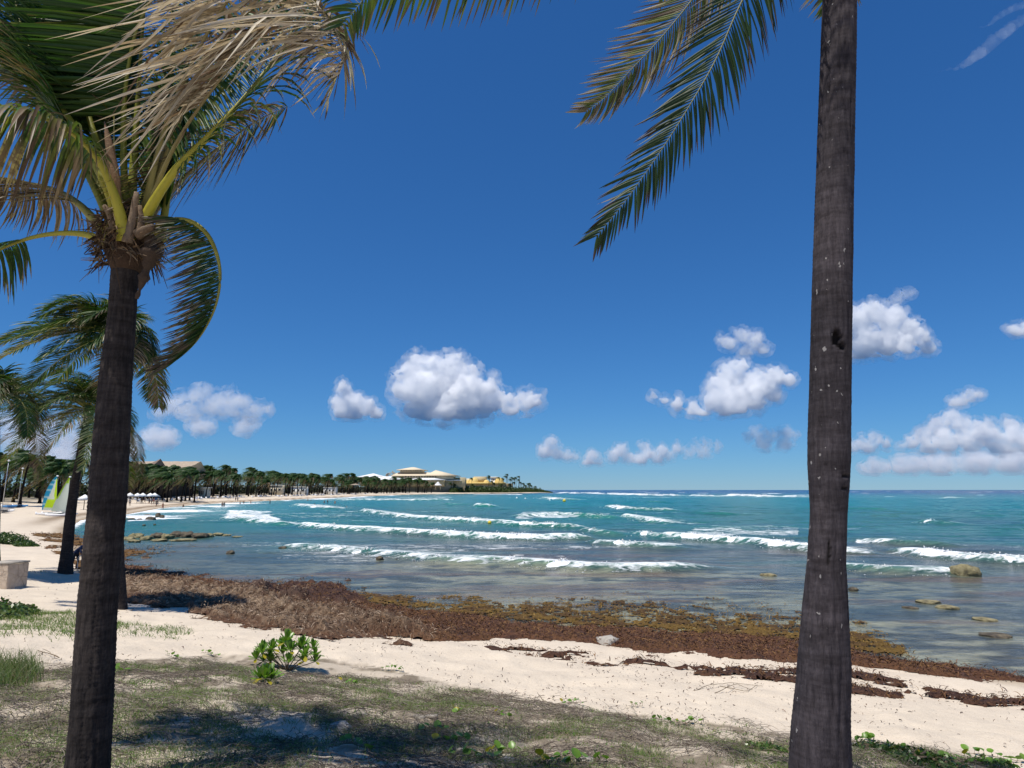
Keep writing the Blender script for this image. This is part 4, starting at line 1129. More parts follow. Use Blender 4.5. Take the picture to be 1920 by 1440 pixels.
# dead fronds above it: straw-coloured leaflets streaming downwind, across the front of the crown
F_([(262, 430, 4.95), (310, 240, 4.7), (390, 60, 4.35), (460, -30, 4.2), (530, -35, 4.15), (590, 5, 4.12), (628, 55, 4.12), (645, 100, 4.12), (636, 140, 4.15)], nl=62, L=1.15, W=.0105, petiole=.46, cols=STRAW, tipcols=STRAW + BRN[:1], tipb=.6, rcol=((.22, .20, .05), (.34, .27, .18)), r0=.022, wind=.55, grav=.55, fwd=-.05, sidew=.40, bias=(-1.2, -.25, -.50), curl=1.6, jit=.17, mat=DEADF,
   label='dead straw-coloured frond with leaflets streaming in the wind')
F_([(262, 430, 4.95), (330, 270, 4.6), (420, 140, 4.35), (490, 60, 4.2), (545, 30, 4.15), (590, 50, 4.12), (615, 90, 4.12)], nl=56, L=1.05, W=.0095, petiole=.44, cols=STRAW + BRN[:2], tipcols=STRAW, tipb=.5, rcol=((.2, .18, .06), (.3, .23, .15)), r0=.018, wind=.6, grav=.5, fwd=-.1, sidew=.35, bias=(-1.25, -.25, -.85), curl=1.6, gap=.25, jit=.16, mat=DEADF,
   label='second dead frond with bleached leaflets over the crown')
F_([(262, 430, 4.95), (330, 230, 4.8), (430, 60, 4.6), (520, -10, 4.5), (590, 10, 4.45), (635, 70, 4.4), (640, 110, 4.4)], nl=34, L=.55, W=.0125, petiole=.5, cols=STRAW[:2] + BRN, tipcols=STRAW + BRN, tipb=.4, rcol=((.2, .18, .06), (.3, .23, .15)), r0=.018, wind=.2, grav=1.6, fwd=.3, sidew=.8, curl=2.4, broken=1.4, jit=.2, mat=DEADF, name='dry_frond')
F_([(262, 430, 4.95), (340, 220, 4.75), (450, 40, 4.45), (540, -15, 4.35), (600, 20, 4.3), (636, 70, 4.3), (640, 120, 4.3), (612, 190, 4.32)], nl=16, L=.52, W=.0085, petiole=.62, cols=BRN + STRAW[:1], tipcols=STRAW + BRN, tipb=.4, rcol=((.2, .18, .06), (.2, .15, .1)), r0=.016, wind=.5, grav=1.8, fwd=.7, sidew=.7, curl=3.0, jit=.3, name='dry_frond')
# left towards the camera, yellow midrib, leaflets hanging like a curtain
F_([(236, 450, 4.8), (222, 390, 4.7), (200, 330, 4.6), (172, 284, 4.5), (130, 246, 4.4), (80, 220, 4.3), (30, 206, 4.2), (-30, 205, 4.1), (-90, 220, 4.05)], nl=66, L=.74, W=.0135, petiole=.40, cols=OLIVE + GREEN, tipcols=BRN, tipb=.40, rcol=YST, r0=.036, wind=.10, grav=2.2, fwd=.25, bias=(0, 0, -.4), single=True,
   label='yellow-ribbed frond whose browning leaflets hang like a curtain')
F_([(230, 450, 4.9), (212, 380, 4.87), (180, 310, 4.85), (140, 238, 4.85), (104, 185, 4.9), (70, 120, 4.95), (40, 50, 5.0), (20, -40, 5.05)], nl=84, L=.8, W=.0095, petiole=.46, cols=GREEN2, tipb=.8, rcol=YST, r0=.036, wind=.5, grav=.8, fwd=.6)
F_([(236, 445, 5.0), (205, 340, 5.0), (182, 270, 5.0), (160, 195, 5.02), (140, 130, 5.05), (115, 50, 5.1), (100, -60, 5.1)], nl=90, L=.95, W=.0105, petiole=.42, cols=GREEN2, tipb=.85, rcol=((.27, .27, .03), (.14, .16, .03)), r0=.034, wind=.6, grav=.6)
# the upright ones whose long blades stream left over the top of the crown
F_([(244, 440, 5.1), (250, 320, 5.1), (258, 200, 5.08), (264, 100, 5.0), (272, 0, 4.9), (280, -120, 4.8)], nl=110, L=1.15, W=.0125, petiole=.36, cols=GREEN, tipb=.92, rcol=((.28, .29, .03), (.14, .17, .03)), r0=.036, wind=.5, grav=.12, fwd=.1, sidew=.35, bias=(-1.5, -.3, .05))
F_([(240, 440, 5.1), (232, 300, 5.0), (236, 160, 4.8), (262, 40, 4.6), (320, -40, 4.5), (380, -80, 4.45)], nl=90, L=1.05, W=.0125, petiole=.40, cols=GREEN, tipb=.9, rcol=((.24, .25, .03), (.12, .15, .03)), r0=.03, wind=.5, grav=.15, fwd=.1, sidew=.35, bias=(-1.5, -.2, -.05))
F_([(250, 440, 5.2), (290, 300, 5.3), (335, 170, 5.4), (370, 60, 5.5), (395, -60, 5.6)], nl=100, L=.95, W=.0105, petiole=.22, cols=GREEN2, tipb=.85, rcol=((.2, .22, .03), (.1, .13, .03)), r0=.03, wind=.6, grav=.5)
F_([(258, 440, 5.2), (320, 310, 5.4), (400, 190, 5.5), (470, 100, 5.6), (520, 20, 5.7), (550, -60, 5.8)], nl=100, L=.85, W=.010, petiole=.22, cols=GREEN2, tipb=.85, rcol=((.2, .22, .03), (.1, .13, .03)), r0=.028, wind=.5, grav=.6)
F_([(225, 430, 5.2), (190, 250, 5.4), (150, 90, 5.6), (90, -40, 5.7)], nl=100, L=1.0, W=.012, petiole=.25, cols=GREEN, tipb=.9, rcol=((.16, .18, .03), (.10, .13, .03)), r0=.03, wind=.55, grav=.5)
F_([(220, 420, 5.0), (180, 240, 5.2), (110, 90, 5.4), (40, -10, 5.5), (-60, -60, 5.6)], nl=90, L=1.0, W=.012, petiole=.25, cols=GREEN, tipb=.9, rcol=((.16, .18, .03), (.10, .13, .03)), r0=.03, wind=.5, grav=.6)
F_([(215, 430, 5.0), (150, 300, 4.9), (80, 190, 4.8), (0, 120, 4.7), (-90, 100, 4.6)], nl=90, L=.85, W=.011, petiole=.34, cols=GREEN2 + BRN[:1], tipb=.7, rcol=((.16, .18, .03), (.10, .13, .03)), r0=.028, wind=.4, grav=.9)
F_([(215, 420, 5.1), (140, 250, 5.2), (50, 110, 5.2), (-60, 40, 5.2), (-160, 40, 5.2)], nl=90, L=.95, W=.012, petiole=.3, cols=GREEN + BRN[:1], tipb=.75, r0=.028, wind=.4, grav=.8)
# the stub on the left with its old brown frond behind
F_([(212, 446, 4.9), (180, 415, 5.0), (150, 385, 5.1), (115, 362, 5.2), (60, 345, 5.3), (-10, 345, 5.4), (-70, 370, 5.5)], nl=84, L=.72, W=.0095, petiole=.30, cols=BRN, tipcols=BRN, rcol=((.30, .28, .04), (.2, .15, .08)), r0=.036, wind=.8, grav=.9, fwd=.4, bias=(-.3, 0, -.4), label='old brown frond drooping on the landward side')
F_([(205, 458, 5.0), (170, 442, 5.05), (130, 437, 5.1), (80, 441, 5.1), (30, 455, 5.1), (-20, 480, 5.1), (-60, 530, 5.1), (-80, 600, 5.1)], nl=60, L=.52, W=.0105, petiole=.48, cols=GREEN2, tipcols=BRN, tipb=.6, rcol=YST, r0=.026, wind=.2, grav=1.6, fwd=.3, bias=(0, 0, -.5), label='low arching frond with a bare yellow stalk')
# hooked round over the sea side and hanging down
F_([(284, 440, 4.9), (305, 420, 4.85), (335, 412, 4.8), (366, 420, 4.8), (393, 446, 4.8), (410, 490, 4.8), (412, 535, 4.8), (400, 585, 4.82), (372, 635, 4.85), (335, 672, 4.9), (300, 692, 4.95)], nl=120, L=.38, W=.0070, petiole=.10, cols=GREEN2 + [(.07, .075, .03)], tipcols=[(.08, .06, .05), (.13, .10, .08)], tipb=.5, rcol=((.30, .27, .04), (.16, .17, .04)), r0=.022, wind=.5, grav=.35, fwd=.15, sidew=.28, bias=(-1.0, 0, -.38), single=True, upn=(0, -1, 0), label='hooked frond curling down beside the trunk')
# brown leaflets behind the hooked frond and below the yellow stalk
F_([(262, 440, 5.1), (310, 370, 5.2), (370, 310, 5.3), (430, 262, 5.4), (490, 222, 5.45), (540, 200, 5.5)], nl=100, L=.85, W=.0085, petiole=.10, cols=BRN + GREEN2[:2], tipcols=BRN + DKT, tipb=.5, rcol=((.2, .16, .05), (.12, .1, .05)), r0=.024, wind=.8, grav=1.2, fwd=.2, bias=(-.4, 0, -.5), label='brown drooping frond behind the yellow stalk')
F_([(236, 440, 5.0), (216, 300, 4.95), (214, 220, 4.95), (216, 165, 4.95)], nl=6, L=.3, W=.01, petiole=.7, cols=OLIVE, rcol=((.26, .18, .1), (.42, .38, .12)), r0=.016, name='spear_leaf')
mb = MB(); a = np.array([L_(222, 380, 4.7), L_(214, 320, 4.68), L_(203, 262, 4.66), L_(196, 228, 4.65)]) - base
Pq, _ = resample(a, 14); mb.tube(Pq, np.interp(np.linspace(0, 1, 14), [0, .3, .75, 1], [.018, .034, .026, .004]), 10, (.24, .15, .09)); put('flower_sheath', mb.mesh('flower_sheath', FIB), lp)
for i, (x0, y0, x1, y1) in enumerate([(262, 330, 320, 220), (300, 360, 350, 250)]):   # broad undersides of young leaves in the heart
    a, b = L_(x0, y0 + 90, 5.0), L_(x1, y1 - 60, 5.1)
    frond(lp, [a, (a * .6 + b * .4) + np.array((0, 0, .05)), b], origin=base, nl=50, L=.5, W=.02, petiole=.2, cols=GREEN, tipb=1.2, r0=.03, wind=.2, grav=.1, fwd=2.2, name='young_frond')

# ---- the tall palm on the seaward side: trunk in view, crown mostly above
YR = 4.25
def R_(px, py, Y=YR): return at(px, py, Y)
base2 = np.array(R_(1538, 1480)); base2[2] = gz(base2[0], base2[1]) - .05
rp = thing('coconut_palm', 'tall palm whose pale-spotted trunk runs out of the top of the picture', 'palm tree', base2)
tp = [base2, R_(1538, 1440), R_(1545, 1240), R_(1547, 1130), R_(1549, 1050), R_(1553, 960), R_(1554, 860), R_(1557, 720), R_(1560, 560), R_(1565, 360), R_(1573, 60), R_(1576, -60), R_(1582, -250), R_(1590, -380)]
trl = LEN_(tp)
def rad_(w): return w / 2 * YR / FPX
def s_at(py):
    z_ = R_(1555, py)[2]; z0, z1 = base2[2], R_(1590, -380)[2]; return (z_ - z0) / (z1 - z0) * trl
me = trunk_mesh('trunk', tp, [.1], BARK2, 12, .030, .022, 66, .045, grooves=.075, widths=[(y_, rad_(w_) * .885) for y_, w_ in ((1500, 122), (1440, 116), (1340, 106), (1240, 98), (1130, 84), (1050, 73), (960, 70), (915, 76), (860, 83), (650, 82), (470, 81), (250, 77), (0, 74), (-380, 62))],
                holes=[(s_at(643), -1.75, .055, .24, .035), (s_at(656), -1.42, .03, .14, .03), (s_at(893), -1.0, .012, .34, .022), (s_at(915), -1.05, .014, .2, .015), (s_at(1125), -.62, .10, .12, .04), (s_at(1035), -1.9, .07, .1, .012)])
put('trunk', me, rp)
top = R_(1590, -380)
def G_(path, **kw):
    return frond(rp, [R_(*q_) for q_ in path], origin=base2, **kw)
G_([(1590, -370, 4.25), (1530, -250, 4.1), (1440, -90, 3.95), (1386, 13, 3.9), (1344, 108, 3.88), (1302, 183, 3.86), (1243, 277, 3.85), (1174, 375, 3.85), (1118, 444, 3.86)], nl=118, L=.46, W=.0088, petiole=.16, cols=[(.016, .036, .012), (.022, .048, .014), (.030, .055, .016)], tipcols=[(.05, .032, .03), (.08, .055, .05)], tipb=.66, rcol=((.12, .12, .035), (.10, .11, .04)), r0=.013, wind=.2, grav=.40, fwd=1.05, single=True, upn=(.2, .93, .3), label='dark green frond hanging into the open sky')  # leaf colours darkened on this frond to paint in its shaded underside
G_([(1580, -380, 4.3), (1470, -240, 4.5), (1370, -100, 4.6), (1295, 3, 4.65), (1236, 75, 4.68), (1184, 130, 4.7), (1135, 182, 4.7), (1098, 210, 4.7)], nl=105, L=.50, W=.0085, petiole=.18, cols=OLIVE + [(.15, .115, .065), (.08, .07, .04)], tipcols=[(.24, .18, .13), (.34, .28, .22), (.12, .085, .065)], tipb=.4, rcol=((.14, .14, .04), (.12, .13, .045)), r0=.014, wind=.75, grav=.15, fwd=.95, sides=(1, 1), upn=(.55, .55, .62), label='frayed olive frond blown towards the crown')
G_([(1570, -400, 4.2), (1400, -330, 4.1), (1180, -190, 4.0), (970, -105, 3.95), (820, -55, 3.95), (700, -15, 3.95), (644, 48, 3.95)], nl=120, L=.52, W=.0105, petiole=.16, cols=GREEN2 + OLIVE, tipcols=[(.08, .055, .045), (.13, .09, .07)], tipb=.6, rcol=((.2, .2, .05), (.16, .18, .05)), r0=.018, wind=.22, grav=.55, fwd=.55, upn=(.1, .75, .65), label='long frond whose leaflets hang down from the top edge of the picture')
for a, e, ln in [(0.3, .75, 2.5), (1.0, .6, 2.4), (1.7, .8, 2.6), (2.5, .6, 2.3), (5.4, .6, 2.5), (4.8, .5, 2.5), (5.9, .55, 2.4), (4.2, .7, 2.4), (.6, .95, 2.3)]:        # the rest of the crown, which shades the dune
    dv = np.array((math.cos(a), math.sin(a), 0)); P_ = [top + dv * ln * t_ + np.array((0, 0, math.tan(e) * ln * t_ - .85 * ln * t_ ** 2 * (.6 + .4 * math.tan(e)))) + WIND * .5 * t_ ** 2 for t_ in np.linspace(0, 1, 6)]
    frond(rp, P_, origin=base2, nl=60, L=.7, W=.014, cols=GREEN, r0=.026, wind=.4, grav=.7, k=5)

# ---- generic windblown palms
def crown_fronds(root, top, n, ln, W, Lf, nl, seed, droop=1.0, wind=1.0, origin=None, cols=GREEN, k=5, r0=.03, dead=.15):
    rs_ = np.random.default_rng(seed)
    for i in range(n):
        a = i * 2.399 + rs_.normal(0, .25); e = 1.25 - 1.45 * (i / n) + rs_.normal(0, .1); l = ln * rs_.uniform(.8, 1.08)
        dv = np.array((math.cos(a) * math.cos(e), math.sin(a) * math.cos(e), math.sin(e)))
        P_ = [top + dv * l * t_ * (1 - .12 * t_) + np.array((0, 0, -.62 * droop * l * t_ ** 2.2)) + WIND * wind * .62 * l * t_ ** 1.8 for t_ in np.linspace(0, 1, 6)]
        dd = i > n * (1 - dead)
        frond(root, P_, origin=origin, nl=nl, L=Lf, W=W, petiole=.16, cols=(BRN + OLIVE) if dd else (cols + (OLIVE if rs_.random() < .35 else [])), tipcols=BRN if rs_.random() < .4 else STRAW[:2] + cols, tipb=.72, rcol=((.30, .28, .05), (.2, .2, .06)), r0=r0, wind=.75 * wind, grav=.75, fwd=.7, k=k)
def mid_palm(bpx, bpy, tpx, tpy, Y, rb, rt, label, n, ln, seed, bend=6, wind=1.0):
    g = gnd(bpx, bpy); Yb = g[1]
    tpt = at(tpx, tpy, Y if Y else Yb); b = g - np.array((0, 0, .1))
    r = thing('coconut_palm', label, 'palm tree', b)
    k = Yb / FPX
    mid = [b * (1 - t_) + tpt * t_ + np.array((bend * k * math.sin(t_ * math.pi), 0, 0)) for t_ in np.linspace(0, 1, 6)]
    mid[0] = b
    put('trunk', trunk_mesh('trunk', mid, [rb * 1.5, rb * 1.05, rb, (rb + rt) / 2, rt, rt, rt * .9], BARK1, seed, .10, .03, 20, .05), r)
    mb = MB(); c0 = tpt - b
    for i in range(90):
        a = RNG.uniform(0, 6.28); h = RNG.uniform(-.3, .25); r_ = rt * RNG.uniform(.8, 1.5)
        p0 = c0 + np.array((math.cos(a) * r_, math.sin(a) * r_, h)); p1 = p0 + np.array((math.cos(a) * .1, math.sin(a) * .1, RNG.uniform(-.25, .2)))
        s_ = np.array((-math.sin(a), math.cos(a), 0)) * .025
        mb.add([p0 - s_, p0 + s_, p1 + s_ * .3, p1 - s_ * .3], [(0, 1, 2, 3)], np.array(cols[RNG.integers(4)]))
    t = np.linspace(-.35, .35, 7); mb.tube(np.stack((c0[0] + 0 * t, c0[1] + 0 * t, c0[2] + t), -1), np.interp(t, [-.35, 0, .35], [rt * .9, rt * 1.4, rt * .4]), 10, (.08, .055, .04))
    put('fibre_sheath', mb.mesh('fibre_sheath', FIB, False), r)
    crown_fronds(r, tpt + np.array((0, 0, .1)), n, ln, .021, .95, 74, seed, origin=b, cols=GREEN2, wind=wind)
    return r
mid_palm(122, 1076, 166, 772, None, .24, .17, 'slender leaning palm beside the sailboats with a swept-back crown', 34, 4.9, 21, -6, .58)
mid_palm(226, 1142, 212, 632, None, .15, .11, 'palm hidden behind the nearest trunk, its crown showing either side', 30, 3.0, 33, 0, .6)
mid_palm(-14, 1080, -8, 745, None, .22, .16, 'palm at the edge of the picture with dense dark fronds', 26, 3.6, 45, 2, .5)

# ---- the grove along the far beach: a few trunk and crown meshes shared by many palms
def far_crown(seed):
    r_ = np.random.default_rng(seed); V = []; C = []; Fq = []; n0 = 0
    nf = 26
    for i in range(nf):
        a = i * 2.399 + r_.normal(0, .3); e = 1.35 - 1.95 * (i / nf) + r_.normal(0, .12); l = 3.4 * r_.uniform(.75, 1.1)
        dv = np.array((math.cos(a) * math.cos(e), math.sin(a) * math.cos(e), math.sin(e)))
        t = np.linspace(0, 1, 9)[:, None]
        P = dv * l * t * (1 - .12 * t) + np.array((0, 0, -.6 * l)) * t ** 2.1 + WIND * .62 * l * t ** 1.8
        T = frame(P); A = np.cross(T, (0, 0, 1.0)); A /= np.linalg.norm(A, axis=1)[:, None] + 1e-6
        dead = i > nf * .8
        for j in range(1, 9):
            for sd in (1, -1):
                for q in (0, .5):
                    p = P[j] * (1 - q) + P[j - 1] * q
                    d0 = A[j] * sd + T[j] * .7 + np.array((0, 0, -.45)) + WIND * .55; d0 /= np.linalg.norm(d0)
                    ll = (1.0 if j < 6 else .65) * r_.uniform(.7, 1.1)
                    s_ = np.cross(d0, T[j]); s_ = T[j] * .09
                    e1 = p + d0 * ll * .55; e2 = p + d0 * ll + np.array((0, 0, -.25 * ll)) + WIND * .2 * ll
                    V += [p - s_ * .8, p + s_ * .8, e1 - s_, e1 + s_, e2]
                    c = np.array((BRN if dead else GREEN2 + OLIVE[:1])[r_.integers(4)]) * r_.uniform(.75, 1.3)
                    C += [c] * 5
                    Fq += [((n0, n0 + 1, n0 + 3, n0 + 2), (n0 + 2, n0 + 3, n0 + 4))]; n0 += 5
        # midrib
    Q4 = np.array([f[0] for f in Fq]); T3 = np.array([f[1] for f in Fq])
    return mesh_np('crown', np.array(V), [T3, Q4], FROND, np.array(C), False)
def far_trunk(seed, h=10.0):
    r_ = np.random.default_rng(seed); mb = MB(); t = np.linspace(0, 1, 9)
    lx = r_.normal(0, .7); ly = r_.normal(0, .5)
    P = np.stack((lx * t ** 1.6, ly * t ** 1.6, h * t), -1)
    mb.tube(P, np.interp(t, [0, .05, .2, 1], [.34, .24, .17, .13]), 8)
    return mb.mesh('trunk', BARK3), P[-1]
CROWNS = [far_crown(100 + i) for i in range(7)]
TRUNKS = [far_trunk(200 + i) for i in range(7)]
GRN = 'palms of the grove along the far beach'
def far_palm(x, y, h, label, group=GRN, s=1.0, bury=.15):
    i = random.randrange(7); tm, tt = TRUNKS[i]
    r = thing('coconut_palm', label, 'palm tree', (x, y, gz(x, y) - bury), (0, 0, random.uniform(-.25, .25)), group)
    o = put('trunk', tm, r, scale=(s, s, h / 10)); q = put('crown', random.choice(CROWNS), r, (tt[0] * s, tt[1] * s, h - .1), (0, 0, random.uniform(-.5, .5)), s * random.uniform(.9, 1.15))
    return r
# ------------------------------------------------------------------ far beach: grove, buildings, boats, people
random.seed(23)
sp = np.array(SHORE)
i0 = SHORE_PX.index((150, 976)); i1 = SHORE_PX.index((850, 926.0))
path = sp[i0:i1 + 1]
seg = np.concatenate(([0], np.cumsum(np.hypot(*np.diff(path, axis=0).T)))); LB = seg[-1]
def along(s): return np.array((np.interp(s, seg, path[:, 0]), np.interp(s, seg, path[:, 1])))
def inland(s, d_):
    p = along(s); a, b = along(max(0, s - 25)), along(min(LB, s + 25)); t = (b - a) / (np.hypot(*(b - a)) + 1e-6)
    nrm = np.array((-t[1], t[0]))
    if shore_d(np.array([p[0] + nrm[0] * 5]), np.array([p[1] + nrm[1] * 5]))[0] < 0: nrm = -nrm
    return p + nrm * d_
def front_label(px):
    if px < 250: return 'tangled windblown palm of the grove behind the beached sailboats'
    if px < 480: return 'windblown palm of the grove below the big thatched roof'
    if px < 680: return 'slim windblown palm of the grove in the middle of the far beach'
    return 'dark palm of the grove in front of the pyramid-roofed hotel'
s_ = -14.0
grove = []
while s_ < LB - 4:
    rng = float(np.hypot(*along(max(0, s_))))
    for row, (dmin, dmax) in enumerate([(20, 30), (30, 44), (42, 62)]):
        d_ = random.uniform(dmin, dmax) * (1.0 if rng > 150 else .9)
        p = inland(max(0, s_) + random.uniform(-1.5, 1.5), d_) + (np.array((-.5, -1)) * max(0, -s_))
        q = proj(np.array([[p[0], p[1], 6.0]]))[0]
        if not (-70 < q[0] < 868) or (172 < q[0] < 232 and random.random() < .8): continue
        hh = np.interp(q[0], [-40, 60, 150, 250, 380, 450, 560, 700, 860], [12.5, 11.0, 11.0, 11.6, 13.2, 13.4, 13.6, 15.5, 16.0]) * random.uniform(.66, 1.04) * (1 if row else .80)
        grove.append((p, q, hh, rng, row))
    s_ += np.interp(rng, [90, 130, 170, 300, 500, 900], [6.5, 4.6, 3.3, 4.2, 5.4, 6.6])
random.shuffle(grove)
cnt = min(len(grove), 242)
for p, q, hh, rng, row in grove[:cnt]: far_palm(p[0], p[1], hh, ('front-row ', 'middle-row ', 'back-row ')[row] + front_label(q[0]), s=1.28 * (1 + max(0, rng - 300) / 1300))
for i, (px, ty, Yd) in enumerate([(246, 874, 225), (258, 868, 232), (268, 880, 218), (279, 876, 228), (289, 884, 214), (296, 872, 234), (307, 880, 222), (315, 888, 212), (322, 878, 230), (333, 872, 236), (341, 884, 220), (349, 877, 232), (357, 874, 238), (366, 880, 226)]):
    c = at(px, 915, Yd); zt = at(px, ty, Yd)[2]; g_ = gz(c[0], Yd)
    far_palm(c[0], Yd, (zt - g_) * .90, 'palm standing right in front of the big thatched hall', 'palms in front of the thatched hall', s=1.3)
# dark undergrowth and hedges that close the grove at the back: beyond counting
SHRUB = leaf_mat('undergrowth_leaf', trans=.2, vary=.35, scale=.5)
def thicket(name, pts, label, cols, leaf=.5, n_per=90):
    """pts: (x, y, z0, rx, ry, rz) mounds filled with leaf clumps"""
    V = []; C = []; k = 0
    for (x, y, z, rx, ry, rz) in pts:
        n = n_per
        dirv = RNG.normal(0, 1, (n, 3)); dirv /= np.linalg.norm(dirv, axis=1)[:, None]; dirv[:, 2] = np.abs(dirv[:, 2])
        P = np.array((x, y, z)) + dirv * np.array((rx, ry, rz)) * (RNG.random((n, 1)) ** .35) * (.75 + .5 * RNG.random((n, 1)))
        a = RNG.normal(0, 1, (n, 3)); a /= np.linalg.norm(a, axis=1)[:, None]; b = np.cross(a, RNG.normal(0, 1, (n, 3))); b /= np.linalg.norm(b, axis=1)[:, None]
        sz = leaf * RNG.uniform(.5, 1.3, (n, 1))
        V.append(np.stack((P - a * sz, P + b * sz * .6, P + a * sz, P - b * sz * .6), 1).reshape(-1, 3))
        C.append(np.repeat(np.asarray(cols)[RNG.integers(0, len(cols), n)] * RNG.uniform(.6, 1.3, n)[:, None], 4, 0)); k += n
    V = np.concatenate(V); F = np.arange(len(V)).reshape(-1, 4)
    return tag(put(name, mesh_np(name, V, F, SHRUB, np.concatenate(C), False)), label, kind='stuff')
pts = []
for s_ in np.arange(-30, LB, 3.6):
    rng = float(np.hypot(*along(max(0, s_))))
    for d_ in ((62, 72) if rng > 110 else (50, 60, 72)):
        p = inland(max(0, s_), d_ + random.uniform(-3, 3)) + np.array((-.5, -1)) * max(0, -s_)
        pts.append((p[0], p[1], gz(p[0], p[1]) - .3, 3.5, 3.5, random.uniform(4.6, 7.2) * np.interp(rng, [100, 300, 800], [.9, 1.0, 1.2])))
thicket('grove_undergrowth', pts, 'dark undergrowth and hedges at the back of the palm grove', [(.03, .05, .02), (.045, .06, .025), (.06, .055, .035), (.035, .04, .03)], .75, 110)

PLAST = simple('cream_plaster', (.62, .55, .42), .9, .06, .3)
WHITE_P = simple('white_roof_paint', (.80, .80, .78), .8, .05, .2)
CREAM = simple('cream_roof_tile', (.72, .60, .42), .85, .08, .35, .3, 3)
YELLOW = simple('yellow_dome_paint', (.72, .52, .18), .8, .06, .2)
TAN = simple('tan_rendering', (.52, .43, .26), .9, .08, .3)
DARKG = simple('window_glass', (.03, .04, .05), .15, .1, 1, spec=.5)
THATCH = simple('palm_thatch', (.40, .32, .24), 1.0, .35, 1.2, 1.0, 6)
THATCHD = simple('dark_thatch', (.20, .145, .11), 1.0, .35, 1.2, 1.0, 6)
YB = 850.0
def B(px, py, dy=0.0): return at(px, py, YB + dy)
def solid(name, mat, parent, org, boxes, smooth=False):
    mb = MB()
    for c, h in boxes: mb.box(np.asarray(c) - org, h)
    return put(name, mb.mesh(name, mat, smooth), parent)
def roof(name, mat, parent, org, x0, x1, ya, ye, xa0, xa1, depth, over=1.0, y_off=0.0, thick=.5):
    """hipped roof: eaves from x0 to x1 at picture height ye, ridge xa0..xa1 at ya; true depth in metres"""
    e0, e1 = B(x0, ye), B(x1, ye); a0, a1 = B(xa0, ya), B(xa1, ya)
    z = e0[2]; Yf, Yk = YB + y_off - depth / 2, YB + y_off + depth / 2
    V = [(e0[0], Yf, z), (e1[0], Yf, z), (e1[0], Yk, z), (e0[0], Yk, z), (a0[0], YB + y_off, a0[2]), (a1[0], YB + y_off, a1[2])]
    V += [(v[0], v[1], v[2] - thick) for v in V[:4]]
    mb = MB(); V = np.array(V) - org
    mb.add(V, [(0, 1, 5, 4), (2, 3, 4, 5), (7, 6, 1, 0), (8, 7, 1, 1) if False else (6, 7, 1, 0), (7, 8, 2, 1), (8, 9, 3, 2), (9, 6, 0, 3), (6, 9, 8, 7)][:2] + [(6, 7, 1, 0), (7, 8, 2, 1), (8, 9, 3, 2), (9, 6, 0, 3), (6, 9, 8, 7)])
    mb.add(V, [(1, 2, 5), (3, 0, 4)])
    return put(name, mb.mesh(name, mat, False), parent)
def wall_box(name, mat, parent, org, x0, x1, yt, yb, depth, y_off=0.0):
    a, b = B(x0, yt), B(x1, yb)
    return solid(name, mat, parent, org, [(((a[0] + b[0]) / 2, YB + y_off, (a[2] + b[2]) / 2), ((b[0] - a[0]) / 2, depth / 2, (a[2] - b[2]) / 2))])
def windows(parent, org, x0, x1, n, yt, yb, Yf, w=.6, name='window', mat=None):
    a = B(0, yt)[2]; b = B(0, yb)[2]
    for i in range(n):
        x = B(x0 + (x1 - x0) * (i + .5) / n, yt)[0]; hw = (x1 - x0) / n * YB / FPX / 2 * w
        mb = MB(); mb.box((0, 0, 0), (hw, .15, (a - b) / 2))
        put(name, mb.mesh(name, mat or DARKG, False), parent, np.array((x, Yf - .1, (a + b) / 2)) - org)
# the main hotel
org = np.array(B(770, 905)); org[2] = 2.0
H = thing('hotel_building', 'wide cream hotel with stacked pyramid roofs rising over the far palms', 'building', org)
wall_box('wall', PLAST, H, org, 690, 850, 897, 922, 30, 6)
roof('roof', CREAM, H, org, 739, 862, 885.5, 892.3, 748, 800, 40)
wall_box('upper_wall', PLAST, H, org, 748, 852, 892.6, 899, 32, 0); windows(H, org, 762, 822, 12, 892.9, 895.2, YB - 16)
roof('east_roof', CREAM, H, org, 801, 860, 881.6, 892.1, 816, 817.5, 44, y_off=2)
roof('pagoda_roof', CREAM, H, org, 746, 799, 875.8, 881.4, 771, 776, 34, y_off=4); wall_box('lantern_wall', PLAST, H, org, 752, 793, 881.7, 886.5, 24, 4); windows(H, org, 753, 792, 9, 882.0, 883.9, YB + 4 - 12)
roof('terrace_roof', WHITE_P, H, org, 699, 769, 893.8, 899.8, 710, 752, 34, y_off=-14); wall_box('terrace_wall', TAN, H, org, 704, 764, 900.2, 912, 28, -14)
roof('terrace_roof', WHITE_P, H, org, 772, 840, 895.2, 900.2, 795, 808, 34, y_off=-14); wall_box('terrace_wall', TAN, H, org, 777, 836, 900.6, 912, 28, -14)
wall_box('east_wing', TAN, H, org, 828, 872, 895.2, 920, 26, 8); roof('wing_roof', WHITE_P, H, org, 838, 866, 899.3, 900.8, 846, 860, 20, y_off=-8)
